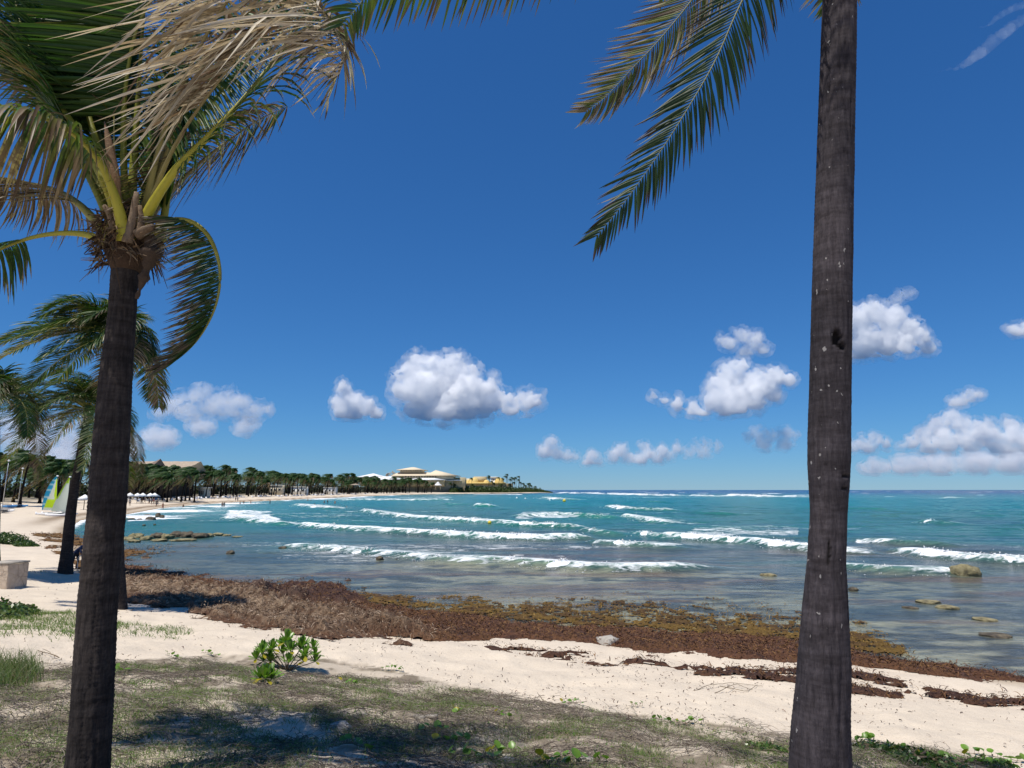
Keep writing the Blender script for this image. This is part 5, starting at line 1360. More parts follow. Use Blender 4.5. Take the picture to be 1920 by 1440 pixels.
# carved gable beside the pagoda
mb = MB()
for i in range(40):
    x = random.uniform(724, 744); top_ = np.interp(x, [722, 732, 738, 745], [892, 884, 883, 892]); y = random.uniform(top_, 893)
    c = B(x, y, -6) - org; mb.box(c, (random.uniform(.3, 1.0), .6, random.uniform(.25, .8)), Matrix.Rotation(random.uniform(-1, 1), 3, 'Y'))
put('carved_gable', mb.mesh('carved_gable', PALE, False), H)
org = np.array(B(699, 905)); org[2] = 2.0
T1 = thing('roofed_pavilion', 'white low pyramid-roofed pavilion next to the hotel', 'building', org)
roof('roof', WHITE_P, T1, org, 674, 724, 887.8, 894.4, 699, 701, 32); wall_box('wall', TAN, T1, org, 680, 717, 894.8, 912, 24)
org = np.array(B(827, 915)); org[2] = 1.5
K1 = thing('beach_kiosk', 'small white umbrella-roofed kiosk on the terrace by the hotel', 'kiosk', org + np.array((0, -40, 0)))
roof('roof', WHITE_P, K1, org, 821, 834, 905.5, 910, 827, 828, 8)
roof('roof_cap', WHITE_P, K1, org, 825, 830.5, 904, 906, 827.4, 828, 3); solid('post', PLAST, K1, org, [(B(x, 914), (.25, .25, 2.8)) for x in (823, 832)])
# domed yellow building, farther out along the headland
YB = 965.0
org = np.array(B(905, 910)); org[2] = 2.0
D1 = thing('domed_building', 'yellow building with three rounded domes on the headland', 'building', org)
wall_box('wall', TAN, D1, org, 868, 962, 906.5, 921, 22, 0)
wall_box('parapet', YELLOW, D1, org, 866, 948, 904.5, 908.0, 25, 0); wall_box('upper_block', TAN, D1, org, 888, 912, 893.5, 905, 18, 10); wall_box('upper_block', PLAST, D1, org, 874, 888, 897, 905, 14, 12)
windows(D1, org, 876, 908, 6, 911, 916, YB - 11, .75)
def dome(px, py, r, ry):
    bm = bmesh.new(); k = YB / FPX
    bmesh.ops.create_uvsphere(bm, u_segments=24, v_segments=12, radius=1, matrix=Matrix.Diagonal((r * k, r * k, ry * k, 1)))
    me = bpy.data.meshes.new('dome'); bm.to_mesh(me); bm.free(); me.materials.append(YELLOW); me.polygons.foreach_set('use_smooth', np.ones(len(me.polygons), bool))
    put('dome', me, D1, np.array(B(px, py, -4)) - org)
dome(889, 906.5, 9, 11); dome(879, 906.5, 6, 7.5); dome(912, 906.5, 5.8, 7); dome(936, 906.5, 8.8, 10.8)
for i, (px, py, w, h, mt, lb) in enumerate([(859, 908, 16, 10, PLAST, 'peach terrace block between the hotel and the domes'), (927, 897, 14, 4, WHITE_P, 'white sloping roof behind the middle dome')]):
    org = np.array(B(px, py)); t = thing('terrace_block' if i == 0 else 'annex', lb, 'building', org)
    wall_box('wall', mt, t, org, px - w / 2, px + w / 2, py - h / 2, 921, 14, 6); wall_box('parapet', mt, t, org, px - w / 2 - 1, px + w / 2 + 1, py - h / 2 - 1, py - h / 2 + .6, 16, 6)
    windows(t, org, px - w / 2 + 1, px + w / 2 - 1, 4, py - h / 2 + 3, py - h / 2 + 6, YB - 1, .5)
# low white beach buildings glimpsed through the trunks
for i, (px, py, w, Yd, lb) in enumerate([(330, 911, 14, 255, 'pale block wall glimpsed through the palms under the thatched roof'), (384, 920, 12, 240, 'low white wall panel behind the loungers'), (562, 916, 30, 400, 'white low building glimpsed through the trunks mid-beach'), (520, 913, 26, 370, 'pale beach building behind slim trunks, nearer the thatched roof'), (620, 917, 24, 480, 'white beach bar building glimpsed near the hotel grove')]):
    c = at(px, py, Yd); k = Yd / FPX; t = thing('beach_building', lb, 'building', (c[0] * (1 + 42 / Yd), Yd + 42, gz(c[0], Yd + 42)))
    hgt = c[2] - gz(c[0], Yd + 42) + 1.0
    mb = MB(); mb.box((0, 0, hgt / 2), (w * k / 2, 3, hgt / 2)); put('wall', mb.mesh('wall', PLAST if i % 2 else WHITE_P, False), t)
    mb = MB(); mb.box((0, 0, hgt + .15), (w * k / 2 + .4, 3.4, .15)); put('roof_slab', mb.mesh('roof_slab', WHITE_P, False), t)
    for q in range(3):
        mb = MB(); mb.box((0, 0, 0), (w * k / 12, .1, .7)); put('window', mb.mesh('window', DARKG, False), t, ((q - 1) * w * k / 3.2, -3.03, hgt * .6))
# great thatched hall
YT = 262.0
def th(px, py, dy=0): return at(px, py, YT + dy)
o = th(300, 900); o[2] = 2.2
T = thing('thatched_hall', 'huge pale thatched roof rising above the palms beyond the near trunk', 'building', o)
def thatch_sheet(name, mat, quads, parent, org, n=26, amp=.35):
    mb = MB()
    for (a, b, c, d_) in quads:
        u = np.linspace(0, 1, n); U, Vv = np.meshgrid(u, u, indexing='ij')
        P = (a[None, None] * ((1 - U) * (1 - Vv))[..., None] + b[None, None] * (U * (1 - Vv))[..., None] + c[None, None] * (U * Vv)[..., None] + d_[None, None] * ((1 - U) * Vv)[..., None])
        nz = (fbm3(P.reshape(-1, 3) * .9, 7, 3) - .5).reshape(n, n); P = P + nz[..., None] * amp * np.array((.3, -1, 1))
        i = np.arange(n - 1)[:, None] * n + np.arange(n - 1)[None]
        mb.add(P.reshape(-1, 3) - org, np.stack((i, i + n, i + n + 1, i + 1), -1).reshape(-1, 4))
    return put(name, mb.mesh(name, mat), parent)
def V3(px, py, dy): return np.array(th(px, py, 0)) + np.array((0, dy, 0))
def lift(p, z): q = np.array(p); q[2] = z; return q
zr = th(300, 863)[2]; ze = th(300, 897)[2]
xl, xr = th(214, 863)[0], th(355, 863)[0]; xle, xre = th(205, 890)[0], th(322, 890)[0]
rA, rB = np.array((xl, YT + 10, zr)), np.array((xr, YT + 10, zr)); eA, eB = np.array((xle, YT - 4, ze)), np.array((xre, YT - 4, ze)); kA, kB = np.array((xle, YT + 24, ze)), np.array((xr - 2, YT + 24, ze))
thatch_sheet('roof', THATCH, [(eA, eB, rB, rA), (kB, kA, rA, rB), (eB, kB, rB, rB)], T, o)
g0, g1 = np.array((*th(276, 866)[:2], th(276, 866.5)[2])), np.array((*th(306, 862)[:2], th(306, 860.5)[2])); g0[1] = YT + 4; g1[1] = YT - 2
ga, gb = np.array((th(270, 880)[0], YT - 9, th(270, 884)[2])), np.array((th(300, 880)[0], YT - 9, th(302, 884)[2])); gc = np.array((th(310, 884)[0], YT + 3, th(310, 884)[2])); gd = np.array((th(280, 884)[0], YT + 10, th(310, 884)[2]))
thatch_sheet('dormer_roof', THATCHD, [(ga, gb, g1, g0), (gb, gc, g1, g1), (gc, gd, g0, g1)], T, o, 12, .2)
mb = MB(); mb.box(np.array(((xle + xre) / 2, YT + 10, (ze + 2.2) / 2 - .2)) - o, ((xre - xle) / 2 - 1.5, 12, (ze - 2.2) / 2)); put('wall', mb.mesh('wall', simple('eave_shaded_timber', (.07, .055, .045), .9, .2, 2), False), T)  # timber wall coloured dark to stand in for shade under the eaves
# thatched beach parasols and white sunshades
def palapa(px, py, Yd, label, r=2.2, h=3.0, mat=THATCH, cat='parasol', name='thatched_parasol', group=None):
    c = at(px, py, Yd); z = gz(c[0], Yd)
    t = thing(name, label, cat, (c[0], Yd, z), group=group)
    mb = MB(); mb.tube([(0, 0, -.1), (0, 0, h - .1)], .07, 6, (.2, .15, .1)); put('pole', mb.mesh('pole', STEM), t)
    mb = MB(); a = np.arange(16) * 2 * math.pi / 16; rr_ = r * (1 + .06 * RNG.normal(0, 1, 16))
    V = [(math.cos(x) * q, math.sin(x) * q, h - .75 + RNG.normal(0, .03)) for x, q in zip(a, rr_)] + [(math.cos(x) * r * .45, math.sin(x) * r * .45, h - .15) for x in a] + [(0, 0, h + .3), (0, 0, h - .6)]
    F4 = [(i, (i + 1) % 16, 16 + (i + 1) % 16, 16 + i) for i in range(16)]; F3 = [(16 + i, 16 + (i + 1) % 16, 32) for i in range(16)] + [((i + 1) % 16, i, 33) for i in range(16)]
    mb.add(V, F4); b = mb.n; mb.n -= len(V); mb.add(np.zeros((0, 3)), np.zeros((0, 4), int)) if False else None; mb.n = b
    mb.T.append(np.array(F3)); put('canopy', mb.mesh('canopy', mat, False), t)
    return t
palapa(666, 921, 520, 'pointed thatched parasol standing on the sand by the slim palms', 5.0, 8.0)
for q_, (px, py, Yd) in enumerate([(244, 926, 190), (258, 926, 192), (268, 926, 194), (282, 926, 196), (290, 926, 198), (160, 922, 135), (169, 922, 136)]):
    palapa(px, py, Yd, ('%s white sunshade of the row past the near trunk' % ORD[q_]) if q_ < 5 else ('white sunshade between the two trunks, ' + ('closer to the leaning palm' if q_ == 5 else 'closer to the near trunk')), 1.5, 2.6, WHITE_P, 'sunshade', 'sunshade', 'white sunshades behind the loungers')
# loungers in rows on the far sand
LC = [simple('white_sling', (.78, .78, .78), .7, .05), simple('grey_blue_sling', (.10, .12, .16), .7, .1), simple('pale_grey_sling', (.35, .36, .40), .7, .1)]
def lounger_mesh():
    f = MB()
    for y in (-.3, .3): f.box((0, y, .3), (.95, .03, .03))
    for x in (-.85, .6):
        for y in (-.3, .3): f.box((x, y, .15), (.03, .03, .15))
    b = MB(); b.box((-.25, 0, .35), (.7, .3, .025))
    bk = MB(); a = .75; b2 = Matrix.Rotation(-a, 3, 'Y'); bk.box((.45 + .35 * math.cos(a), 0, .36 + .35 * math.sin(a)), (.36, .3, .025), b2)
    return f.mesh('frame', LC[0], False), b, bk
fm_, b_, k_ = lounger_mesh(); SL = [(b_.mesh('seat', m_, False), k_.mesh('backrest', m_, False)) for m_ in LC]
nlg = 0
for s_ in np.arange(2, LB * .97, 1.0):
    rng = float(np.hypot(*along(s_)))
    if random.random() > np.interp(rng, [100, 200, 300, 900], [.30, .50, .42, .16]) or nlg > 150: continue
    p = inland(s_, random.choice((13, 16, 19)) + random.uniform(-1, 1) + (3 if rng < 220 else 0))
    q = proj(np.array([[p[0], p[1], 2]]))[0]
    if q[0] < 165: continue
    lb = 'sun lounger on the far sand under the palms by the thatched roof' if q[0] < 480 else 'tiny sun lounger on the far sand between slim palms' if q[0] < 680 else 'tiny sun lounger on the far sand below the hotel'
    ci = random.randrange(3); t = thing('sun_lounger', ('white ', 'dark blue-grey ', 'pale grey ')[ci] + lb, 'lounger', (p[0], p[1], gz(p[0], p[1])), (0, 0, random.uniform(-.5, .5) + 2.4), 'sun loungers along the far beach')
    put('frame', fm_, t); sm = SL[ci]; put('seat', sm[0], t); put('backrest', sm[1], t); nlg += 1
# headland scrub and its palms
pts = []
for px in np.arange(846, 1034, 1.1):
    hgt = np.interp(px, [846, 870, 960, 990, 1010, 1022, 1034], [9, 10, 9.5, 9, 7, 3.6, 1.2])
    for q in range(3):
        Yd = np.interp(px, [846, 940, 1034], [820, 905, 1040]) + q * 9 + 6
        c = at(px + random.uniform(-1, 1), 921, Yd); pts.append((c[0], Yd, .2, 3.0, 4, hgt * random.uniform(.75, 1.0) * (.75 + .15 * q)))
thicket('headland_scrub', pts, 'bright green scrub covering the low headland', [(.05, .085, .02), (.07, .11, .025), (.04, .07, .02), (.085, .12, .035)], .9, 60)
for px, top_ in [(846, 903), (852, 905), (861, 897), (868, 905), (873, 897), (886, 906), (884, 894), (915, 893), (918, 890), (922, 900), (926, 903), (935, 893), (940, 906), (942, 895), (950, 891), (952, 887), (956, 896), (960, 893), (964, 895), (968, 893), (972, 891), (974, 897), (977, 902), (980, 904), (985, 908), (990, 905), (994, 904), (997, 908), (1003, 910), (925, 913), (905, 914), (963, 902), (957, 905)]:
    Yd = np.interp(px, [846, 940, 1034], [835, 925, 1060]) + random.uniform(-8, 14); c = at(px, 920, Yd); k = Yd / FPX
    h = at(px, top_, Yd)[2] - 3.0
    r = thing('coconut_palm', 'dark bushy palm of the clump on the headland', 'palm tree', (c[0], Yd, .8), (0, 0, random.uniform(-.3, .3)), 'palms on the headland')
    i = random.randrange(7); put('trunk', TRUNKS[i][0], r, scale=(1.3, 1.3, h / 10)); put('crown', random.choice(CROWNS), r, (TRUNKS[i][1][0], TRUNKS[i][1][1], h), (0, 0, random.uniform(-.6, .6)), 1.15)
rock(930, 924.8, 60, 1.6, 'low pale rock ledge along the foot of the headland', PALE, dep=.1); rock(1010, 924.6, 34, 1.2, 'thin pale rock spit at the tip of the headland', PALE, dep=.1)
# moorings
def buoy(px, py, d_, mat, label):
    g = gp(px, py, 0); k = g[1] / FPX; t = thing('buoy', label, 'buoy', (g[0], g[1], .1))
    bm = bmesh.new(); bmesh.ops.create_uvsphere(bm, u_segments=14, v_segments=9, radius=d_ * k / 2); me = bpy.data.meshes.new('float'); bm.to_mesh(me); bm.free(); me.materials.append(mat); put('float', me, t, (0, 0, d_ * k * .22))
    mb = MB(); mb.tube([(0, 0, d_ * k * .5), (0, 0, d_ * k * .85)], d_ * k * .1, 6); put('ring_post', mb.mesh('ring_post', mat), t)
YBU = simple('yellow_buoy', (.75, .55, .05), .5, .05); WBU = simple('white_buoy', (.8, .8, .8), .5, .05)
buoy(918, 983, 7, YBU, 'yellow mooring buoy between the breakers'); buoy(1058, 941, 6, YBU, 'yellow buoy near the far reef line')
buoy(969, 935, 3.5, WBU, 'white buoy off the headland, farther from the tip'); buoy(985, 936, 3, WBU, 'small white buoy off the headland nearer the tip'); buoy(1031, 939, 3, WBU, 'white buoy beyond the tip of the headland')

# ---- beached catamarans
HULL = simple('white_gelcoat', (.80, .80, .80), .35, .04, 2, spec=.5); NET = simple('black_trampoline', (.03, .03, .035), .9, .1); ALU = simple('aluminium_spar', (.55, .56, .58), .4, .05, metallic=.7)
SB = leaf_mat('sail_cloth', trans=.4, rough=.6, spec=.2, vary=.06)
BLUEC = simple('blue_hull_cover', (.05, .22, .5), .5, .1)
def cata(px, py, rz, label, sail=None, mast_lean=0.0, s=1.0, hullmat=HULL, mh=7.6):
    g = gnd(px, py); t = thing('catamaran', label, 'sailboat', g, (0, 0, rz)); t.scale = (s,) * 3
    for sd in (-1, 1):
        u = np.linspace(0, 1, 14); w = np.interp(u, [0, .08, .35, .75, 1], [.10, .17, .22, .17, .015]); kz = np.interp(u, [0, .3, .8, 1], [.12, .0, .10, .42]); dz = np.interp(u, [0, .5, 1], [.50, .50, .62])
        V = []
        for a, b, z0, z1 in zip(u, w, kz, dz):
            for q in range(8):
                f = q / 7; x = -2.3 + 4.6 * a; an = math.pi * f
                V.append((x, sd * 1.1 + b * math.cos(an), z0 * math.sin(an) + z1 * (1 - math.sin(an))))
        mb = MB(); i = np.arange(13)[:, None] * 8 + np.arange(7)[None]; mb.add(V, np.stack((i, i + 8, i + 9, i + 1), -1).reshape(-1, 4))
        j = np.arange(13)[:, None] * 8; mb.Q.append(np.stack((j, j + 7, j + 15, j + 8), -1).reshape(-1, 4)); put('hull', mb.mesh('hull', hullmat), t)
        mb = MB(); mb.box((-2.45, sd * 1.1, .35), (.14, .02, .35)); put('rudder', mb.mesh('rudder', HULL, False), t)
    mb = MB(); mb.tube([(.75, -1.15, .6), (.75, 1.15, .6)], .045, 8); mb.tube([(-1.3, -1.15, .55), (-1.3, 1.15, .55)], .045, 8); put('crossbeam', mb.mesh('crossbeam', ALU), t)
    mb = MB(); mb.box((-.28, 0, .57), (1.02, .95, .012)); put('trampoline', mb.mesh('trampoline', NET, False), t)
    top_ = np.array((.6 - .5 + mast_lean, 0, mh)); bt = np.array((.7, 0, .62))
    mb = MB(); mb.tube([bt, bt * .5 + top_ * .5, top_], [.05, .05, .035], 8); put('mast', mb.mesh('mast', simple('dark_mast', (.05, .07, .08), .5, .1) if sail else ALU), t)
    bm = bmesh.new(); bmesh.ops.create_uvsphere(bm, u_segments=12, v_segments=8, radius=1, matrix=Matrix.Diagonal((.22, .22, .15, 1))); me = bpy.data.meshes.new('mast_float'); bm.to_mesh(me); bm.free(); me.materials.append(WBU); put('mast_float', me, t, top_ + np.array((0, 0, .12)))
    if sail:
        nu, nv = 25, 22; V = np.zeros((nu, nv, 3)); C = np.zeros((nu, nv, 3))
        for iu, f in enumerate(np.linspace(0, 1, nu)):            # foot to head
            m_ = bt * (1 - f) + top_ * f + np.array((0, 0, .35 * (1 - f)))
            ch = 2.55 * (1 - f ** 1.9) ** .8 + .25 if sail == 'main' else 2.75 * (1 - f ** 1.25) ** .9 + .1
            for iv, r in enumerate(np.linspace(0, 1, nv)):
                V[iu, iv] = m_ + np.array((-ch * r * sail_dir, .32 * math.sin(r * math.pi * .8) * (1 - f * .4), .14 * r - (.1 if f == 0 else 0)))
                line = f * 1.05
                if sail == 'main':
                    edge = .32 + .62 * (1 - f) ** 1.1
                    if r > edge: c = (.03, .30, .62)
                    elif r < .30 - .1 * (1 - f) and f > .28 or (f <= .30 and r < .95 and f > .08 and (f > .18 or r > .2)) or f > .93: c = (.55, .72, .03)
                    else: c = (.72, .70, .70)
                    if f > .94: c = (.03, .26, .5)
                    if r > edge and min(abs(f - q_) for q_ in (.18, .38, .57, .76, .88)) < .02: c = (.4, .6, .8)
                else:
                    c = (.66, .66, .67) if r < .80 + .1 * (1 - f) or f < .35 else (.42, .56, .05)
                    if f > .80 and r > .2: c = (.42, .56, .05)
                C[iu, iv] = c
        i = np.arange(nu - 1)[:, None] * nv + np.arange(nv - 1)[None]
        put('sail', mesh_np('sail', V.reshape(-1, 3), np.stack((i, i + nv, i + nv + 1, i + 1), -1).reshape(-1, 4), SB, C.reshape(-1, 3)), t)
        mb = MB(); mb.tube([bt + np.array((0, 0, .3)), bt + np.array((-2.7 * sail_dir, 0, .45))], .035, 6); put('boom', mb.mesh('boom', ALU), t)
    return t
sail_dir = 1.0
cata(98, 966, R(8), 'beached catamaran with a blue, white and lime-green sail', 'main', .15, .80)
cata(117, 968.5, R(10), 'beached catamaran with a mostly white sail beside the leaning palm', 'jib', .6, .80)
cata(28, 952, R(-20), 'white and blue beached catamaran with a bare mast, nearest the edge', None, 1.0, .9, BLUEC, 8.0)
cata(-2, 962, R(-25), 'white beached catamaran with a bare mast at the edge of the beach', None, 1.0, .95, HULL, 8.5)

# ---- stone pedestal on the left
g = gnd(12, 1100); o = np.array(g)
PB = thing('stone_pedestal', 'square limestone-clad pedestal standing on the sand', 'pedestal', o, (0, 0, R(-12)))
k = np.hypot(g[1], 3) / FPX
W2, HT, DP = .46, .92, .42
mb = MB(); mb.box((0, 0, HT / 2 - .05), (W2 - .02, DP - .02, HT / 2)); put('core', mb.mesh('core', simple('mortar', (.42, .36, .29), .95, .1), False), PB)
mb = MB(); mb.box((0, 0, HT - .02), (W2 + .03, DP + .03, .03)); put('capstone', mb.mesh('capstone', PALE, False), PB)
SM = rock_mat('flagstone', (.50, .41, .32), (.60, .50, .40), (.38, .31, .25))
rs_ = np.random.default_rng(4)
def cell_clip(sites, i, lo, hi):
    poly = [(lo[0], lo[1]), (hi[0], lo[1]), (hi[0], hi[1]), (lo[0], hi[1])]
    for j in range(len(sites)):
        if j == i: continue
        m_ = (sites[i] + sites[j]) / 2; n_v = sites[j] - sites[i]; out_ = []
        for a, b in zip(poly, poly[1:] + poly[:1]):
            da = np.dot(np.array(a) - m_, n_v); db = np.dot(np.array(b) - m_, n_v)
            if da <= 0: out_.append(a)
            if (da < 0) != (db < 0): tt = da / (da - db); out_.append((a[0] + (b[0] - a[0]) * tt, a[1] + (b[1] - a[1]) * tt))
        poly = out_
        if len(poly) < 3: return None
    return poly
for face, (hw, rot, dist) in enumerate([(W2, 0, DP), (DP, R(90), W2)]):
    sites = np.stack((rs_.uniform(-hw, hw, 9), rs_.uniform(-.05, HT - .06, 9)), -1)
    for i in range(9):
        poly = cell_clip(sites, i, (-hw, -.08), (hw, HT - .055))
        if not poly: continue
        c = np.mean(poly, 0); q = [(c + (np.array(p_) - c) * .95) for p_ in poly]; n = len(q); d0, d1 = dist - .025, dist + rs_.uniform(.004, .014)
        V = [(p_[0], -d0, p_[1]) for p_ in q] + [(p_[0], -d1, p_[1]) for p_ in q]
        V = np.array(V) @ np.array(Matrix.Rotation(rot, 3, 'Z')).T
        bm = bmesh.new(); vs = [bm.verts.new(v) for v in V]; bm.faces.new(vs[n:]); 
        for a in range(n): bm.faces.new((vs[a], vs[(a + 1) % n], vs[n + (a + 1) % n], vs[n + a]))
        me = bpy.data.meshes.new('stone'); bm.to_mesh(me); bm.free(); me.materials.append(SM); put('stone', me, PB)
# bushes on the left
def bush(px, py, rx, rz, label, cols, n=1400, leaf=.09, ry=None):
    g = gnd(px, py); t = thing('beach_bush', label, 'bush', g)
    ry = ry or rx
    d_ = RNG.normal(0, 1, (n, 3)); d_ /= np.linalg.norm(d_, axis=1)[:, None]; d_[:, 2] = np.abs(d_[:, 2])
    lump = 1 + .5 * (fbm3(d_ * 2.2 + px, 4, 3) - .5) * 2
    P = d_ * np.array((rx, ry, rz)) * lump[:, None] * (RNG.random((n, 1)) ** .25)
    P[:, 2] += ground_z(P[:, 0] + g[0], P[:, 1] + g[1]) - g[2]
    nn = d_ + RNG.normal(0, .55, (n, 3)); a = np.cross(nn, RNG.normal(0, 1, (n, 3))); a /= np.linalg.norm(a, axis=1)[:, None]; b = np.cross(nn, a); b /= np.linalg.norm(b, axis=1)[:, None]
    s = leaf * RNG.uniform(.6, 1.3, (n, 1))
    V = np.stack((P - a * s, P + b * s * .55 - a * s * .1, P + a * s, P - b * s * .55 - a * s * .1), 1).reshape(-1, 3)
    c = np.asarray(cols)[RNG.integers(0, len(cols), n)] * RNG.uniform(.65, 1.3, n)[:, None]
    put('foliage', mesh_np('foliage', V, np.arange(4 * n).reshape(-1, 4), LEAF, np.repeat(c, 4, 0), False), t)
    mb = MB()
    for i in range(9):
        a_ = random.uniform(0, 6.28); q = np.array((math.cos(a_) * rx * .6, math.sin(a_) * ry * .6, rz * .6)); mb.tube([(0, 0, -.05), q * np.array((.4, .4, .6)), q], [.03, .02, .01], 5)
    put('stems', mb.mesh('stems', STEM), t)
GC = [(.05, .10, .02), (.07, .13, .025), (.04, .075, .02), (.10, .15, .035)]
bush(12, 1018, 1.35, .75, 'dense dark green bush on the sand behind the pedestal', GC, 2400); bush(48, 1024, .85, .42, 'lower end of the green bush, running down to the sand', GC, 1200)
bush(-30, 1150, 1.1, .38, 'tangled green bush at the edge in front of the pedestal', GC + [(.13, .17, .05)], 1600, .06); bush(36, 1146, .5, .2, 'low leafy clump on the sand below the pedestal', GC + [(.13, .17, .05)], 600, .05)

GV = [(.05, .10, .02), (.075, .14, .025), (.035, .07, .018), (.11, .17, .04), (.16, .17, .06)]
for px, py, rx, rz, lb in [(1640, 1412, .30, .13, 'leafy mound of dark creeper touching the foot of the tall trunk'), (1705, 1424, .34, .12, 'middle leafy mound of creeper on the shaded bank'), (1775, 1440, .32, .11, 'outer leafy mound of creeper on the shaded bank'), (1868, 1440, .22, .10, 'leafy mound under the big round vine leaves'), (1440, 1408, .26, .08, 'low shaded creeper mound before the tall trunk')]:
    bush(px, py, rx, rz, lb, GV, 520, .026, rx * .8)
# ---- people: one continuous skinned figure each
def person_mesh(name, J, E, rad, mats, zones):
    me = bpy.data.meshes.new('tmp'); me.from_pydata(J, E, []); o = bpy.data.objects.new('tmp', me); COL.objects.link(o)
    sk = o.modifiers.new('s', 'SKIN'); sk.use_smooth_shade = True
    for v, r in zip(me.skin_vertices[0].data, rad): v.radius = (r, r) if not hasattr(r, '__len__') else r
    me.skin_vertices[0].data[0].use_root = True
    sb = o.modifiers.new('b', 'SUBSURF'); sb.levels = 1
    dg = bpy.context.evaluated_depsgraph_get(); m2 = bpy.data.meshes.new_from_object(o.evaluated_get(dg)); m2.name = name
    bpy.data.objects.remove(o); bpy.data.meshes.remove(me)
    m2.materials.clear()
    for m_ in mats: m2.materials.append(m_)
    idx = np.zeros(len(m2.polygons), np.int32)
    for i, p in enumerate(m2.polygons): idx[i] = zones(p.center)
    m2.polygons.foreach_set('material_index', idx); return m2
SKIN_ = simple('skin', (.36, .20, .13), .55, .08, 8); SKIN2 = simple('tanned_skin', (.22, .12, .075), .55, .08, 8); HAIR = simple('dark_hair', (.03, .02, .015), .7, .1)
CLO = {k_: simple(k_ + '_cloth', c_, .85, .1, 8) for k_, c_ in dict(dark=(.03, .03, .04), navy=(.02, .035, .09), red=(.35, .05, .05), white=(.75, .75, .75), teal=(.03, .25, .28), grey=(.18, .18, .2), khaki=(.25, .2, .13)).items()}
def standing(stride=.12, arm=.1, waist=.95):
    J = [(0, 0, .95), (0, 0, 1.12), (0, 0, 1.32), (0, 0, 1.46), (0, -.01, 1.54), (0, -.02, 1.64), (0, -.01, 1.72),
         (-.10, 0, .90), (-.11, -stride, .50), (-.11, -stride * 1.2 + .05, .08), (-.11, -stride * 1.3 - .08, .03),
         (.10, 0, .90), (.11, stride, .50), (.11, stride * 1.4 + .06, .10), (.11, stride * 1.3 - .07, .03),
         (-.19, 0, 1.40), (-.25, arm, 1.14), (-.26, -arm * .2, .90), (-.26, -arm * .6, .80),
         (.19, 0, 1.40), (.25, -arm, 1.14), (.26, -arm * 1.6, .92), (.26, -arm * 2, .82)]
    E = [(0, 1), (1, 2), (2, 3), (3, 4), (4, 5), (5, 6), (0, 7), (7, 8), (8, 9), (9, 10), (0, 11), (11, 12), (12, 13), (13, 14), (3, 15), (15, 16), (16, 17), (17, 18), (3, 19), (19, 20), (20, 21), (21, 22)]
    rad = [(.15, .11), (.14, .10), (.16, .11), (.10, .08), .055, .085, .07, .095, .06, .042, .035, .095, .06, .042, .035, .06, .045, .035, .04, .06, .045, .035, .04]
    return J, E, rad
def mk_person(top, bottom, skin, stride, arm):
    J, E, rad = standing(stride, arm)
    def z(c):
        if c.z > 1.66 or (c.z > 1.58 and c.y > .03): return 1
        if c.z > 1.50: return 0
        if abs(c.x) > .215 and c.z < 1.22: return 0
        if c.z > .98: return 2
        if c.z > .52: return 3
        return 0
    return person_mesh('person', J, E, rad, [skin, HAIR, CLO[top] if top else skin, CLO[bottom]], z)
PM = {('dark', 'dark'): mk_person('dark', 'dark', SKIN_, .12, .1), ('navy', 'khaki'): mk_person('navy', 'khaki', SKIN_, .2, .16), (None, 'navy'): mk_person(None, 'navy', SKIN2, .15, .12), ('grey', 'dark'): mk_person('grey', 'dark', SKIN_, .05, .05),
      ('red', 'dark'): mk_person('red', 'dark', SKIN_, .18, .14), (None, 'red'): mk_person(None, 'red', SKIN_, .06, .2)}
def person(px, py, key, rz, label, sink=0.0, on='sand', group=None):
    g = gp(px, py, 0.0) if on == 'sea' else gnd(px, py)
    z = -sink if on == 'sea' else g[2]
    tag(put('person', PM[key], None, (g[0], g[1], z), (0, 0, rz)), label, 'person', group)
person(243, 949, ('grey', 'dark'), .4, 'person in grey top walking alone beside the near trunk on the far sand')
person(265, 944, ('dark', 'dark'), 1.9, 'first of the walkers in dark clothes, walking ahead of the group')
person(271, 944, ('navy', 'khaki'), 1.7, 'walker in navy top and khaki shorts behind the leading walker')
person(279, 944.5, ('dark', 'dark'), 1.6, 'dark-clothed walker in the middle of the strolling group')
person(284, 946.5, ('grey', 'dark'), 1.4, 'walker in grey top with dark shorts in the strolling group')
person(288, 947.5, ('red', 'dark'), 1.5, 'walker in a red top in the strolling group')
person(292.5, 950, ('dark', 'dark'), 1.2, 'dark-clothed walker of the pair at the rear of the group')
person(295, 949, (None, 'navy'), 1.9, 'bare-chested walker in navy shorts of the rear pair')
person(305, 955, (None, 'red'), .2, 'bather in red shorts wading ankle-deep by the rocks', .15, 'sea')
person(343.5, 951, (None, 'navy'), 0, 'bather waist-deep close to the strolling group', .9, 'sea')
person(416.5, 951, (None, 'navy'), .3, 'taller bather of the wading pair', .35, 'sea'); person(420, 951, ('dark', 'dark'), .6, 'dark-clad bather of the wading pair', .35, 'sea')
person(441.5, 940.5, ('dark', 'dark'), 1.2, 'dark-clothed person standing at the water edge mid-beach'); person(445.5, 940.5, ('grey', 'dark'), .4, 'person in grey standing at the water edge mid-beach')
for i, (px, py, sk_) in enumerate([(450, 945, .7), (457, 944.5, .7), (470, 944, .8), (506, 945, .3), (577, 939, .8), (583, 939, .9), (608, 944, .7), (614, 944, .5), (628, 944, .8), (590, 946, 1.2), (650, 951, 1.3)]):
    person(px, py, (None, 'navy' if i % 2 else 'red'), random.uniform(0, 3), '%s bather in the far surf, counted outwards from the beach people' % ORD[i], sk_, 'sea', 'bathers in the far shallows')
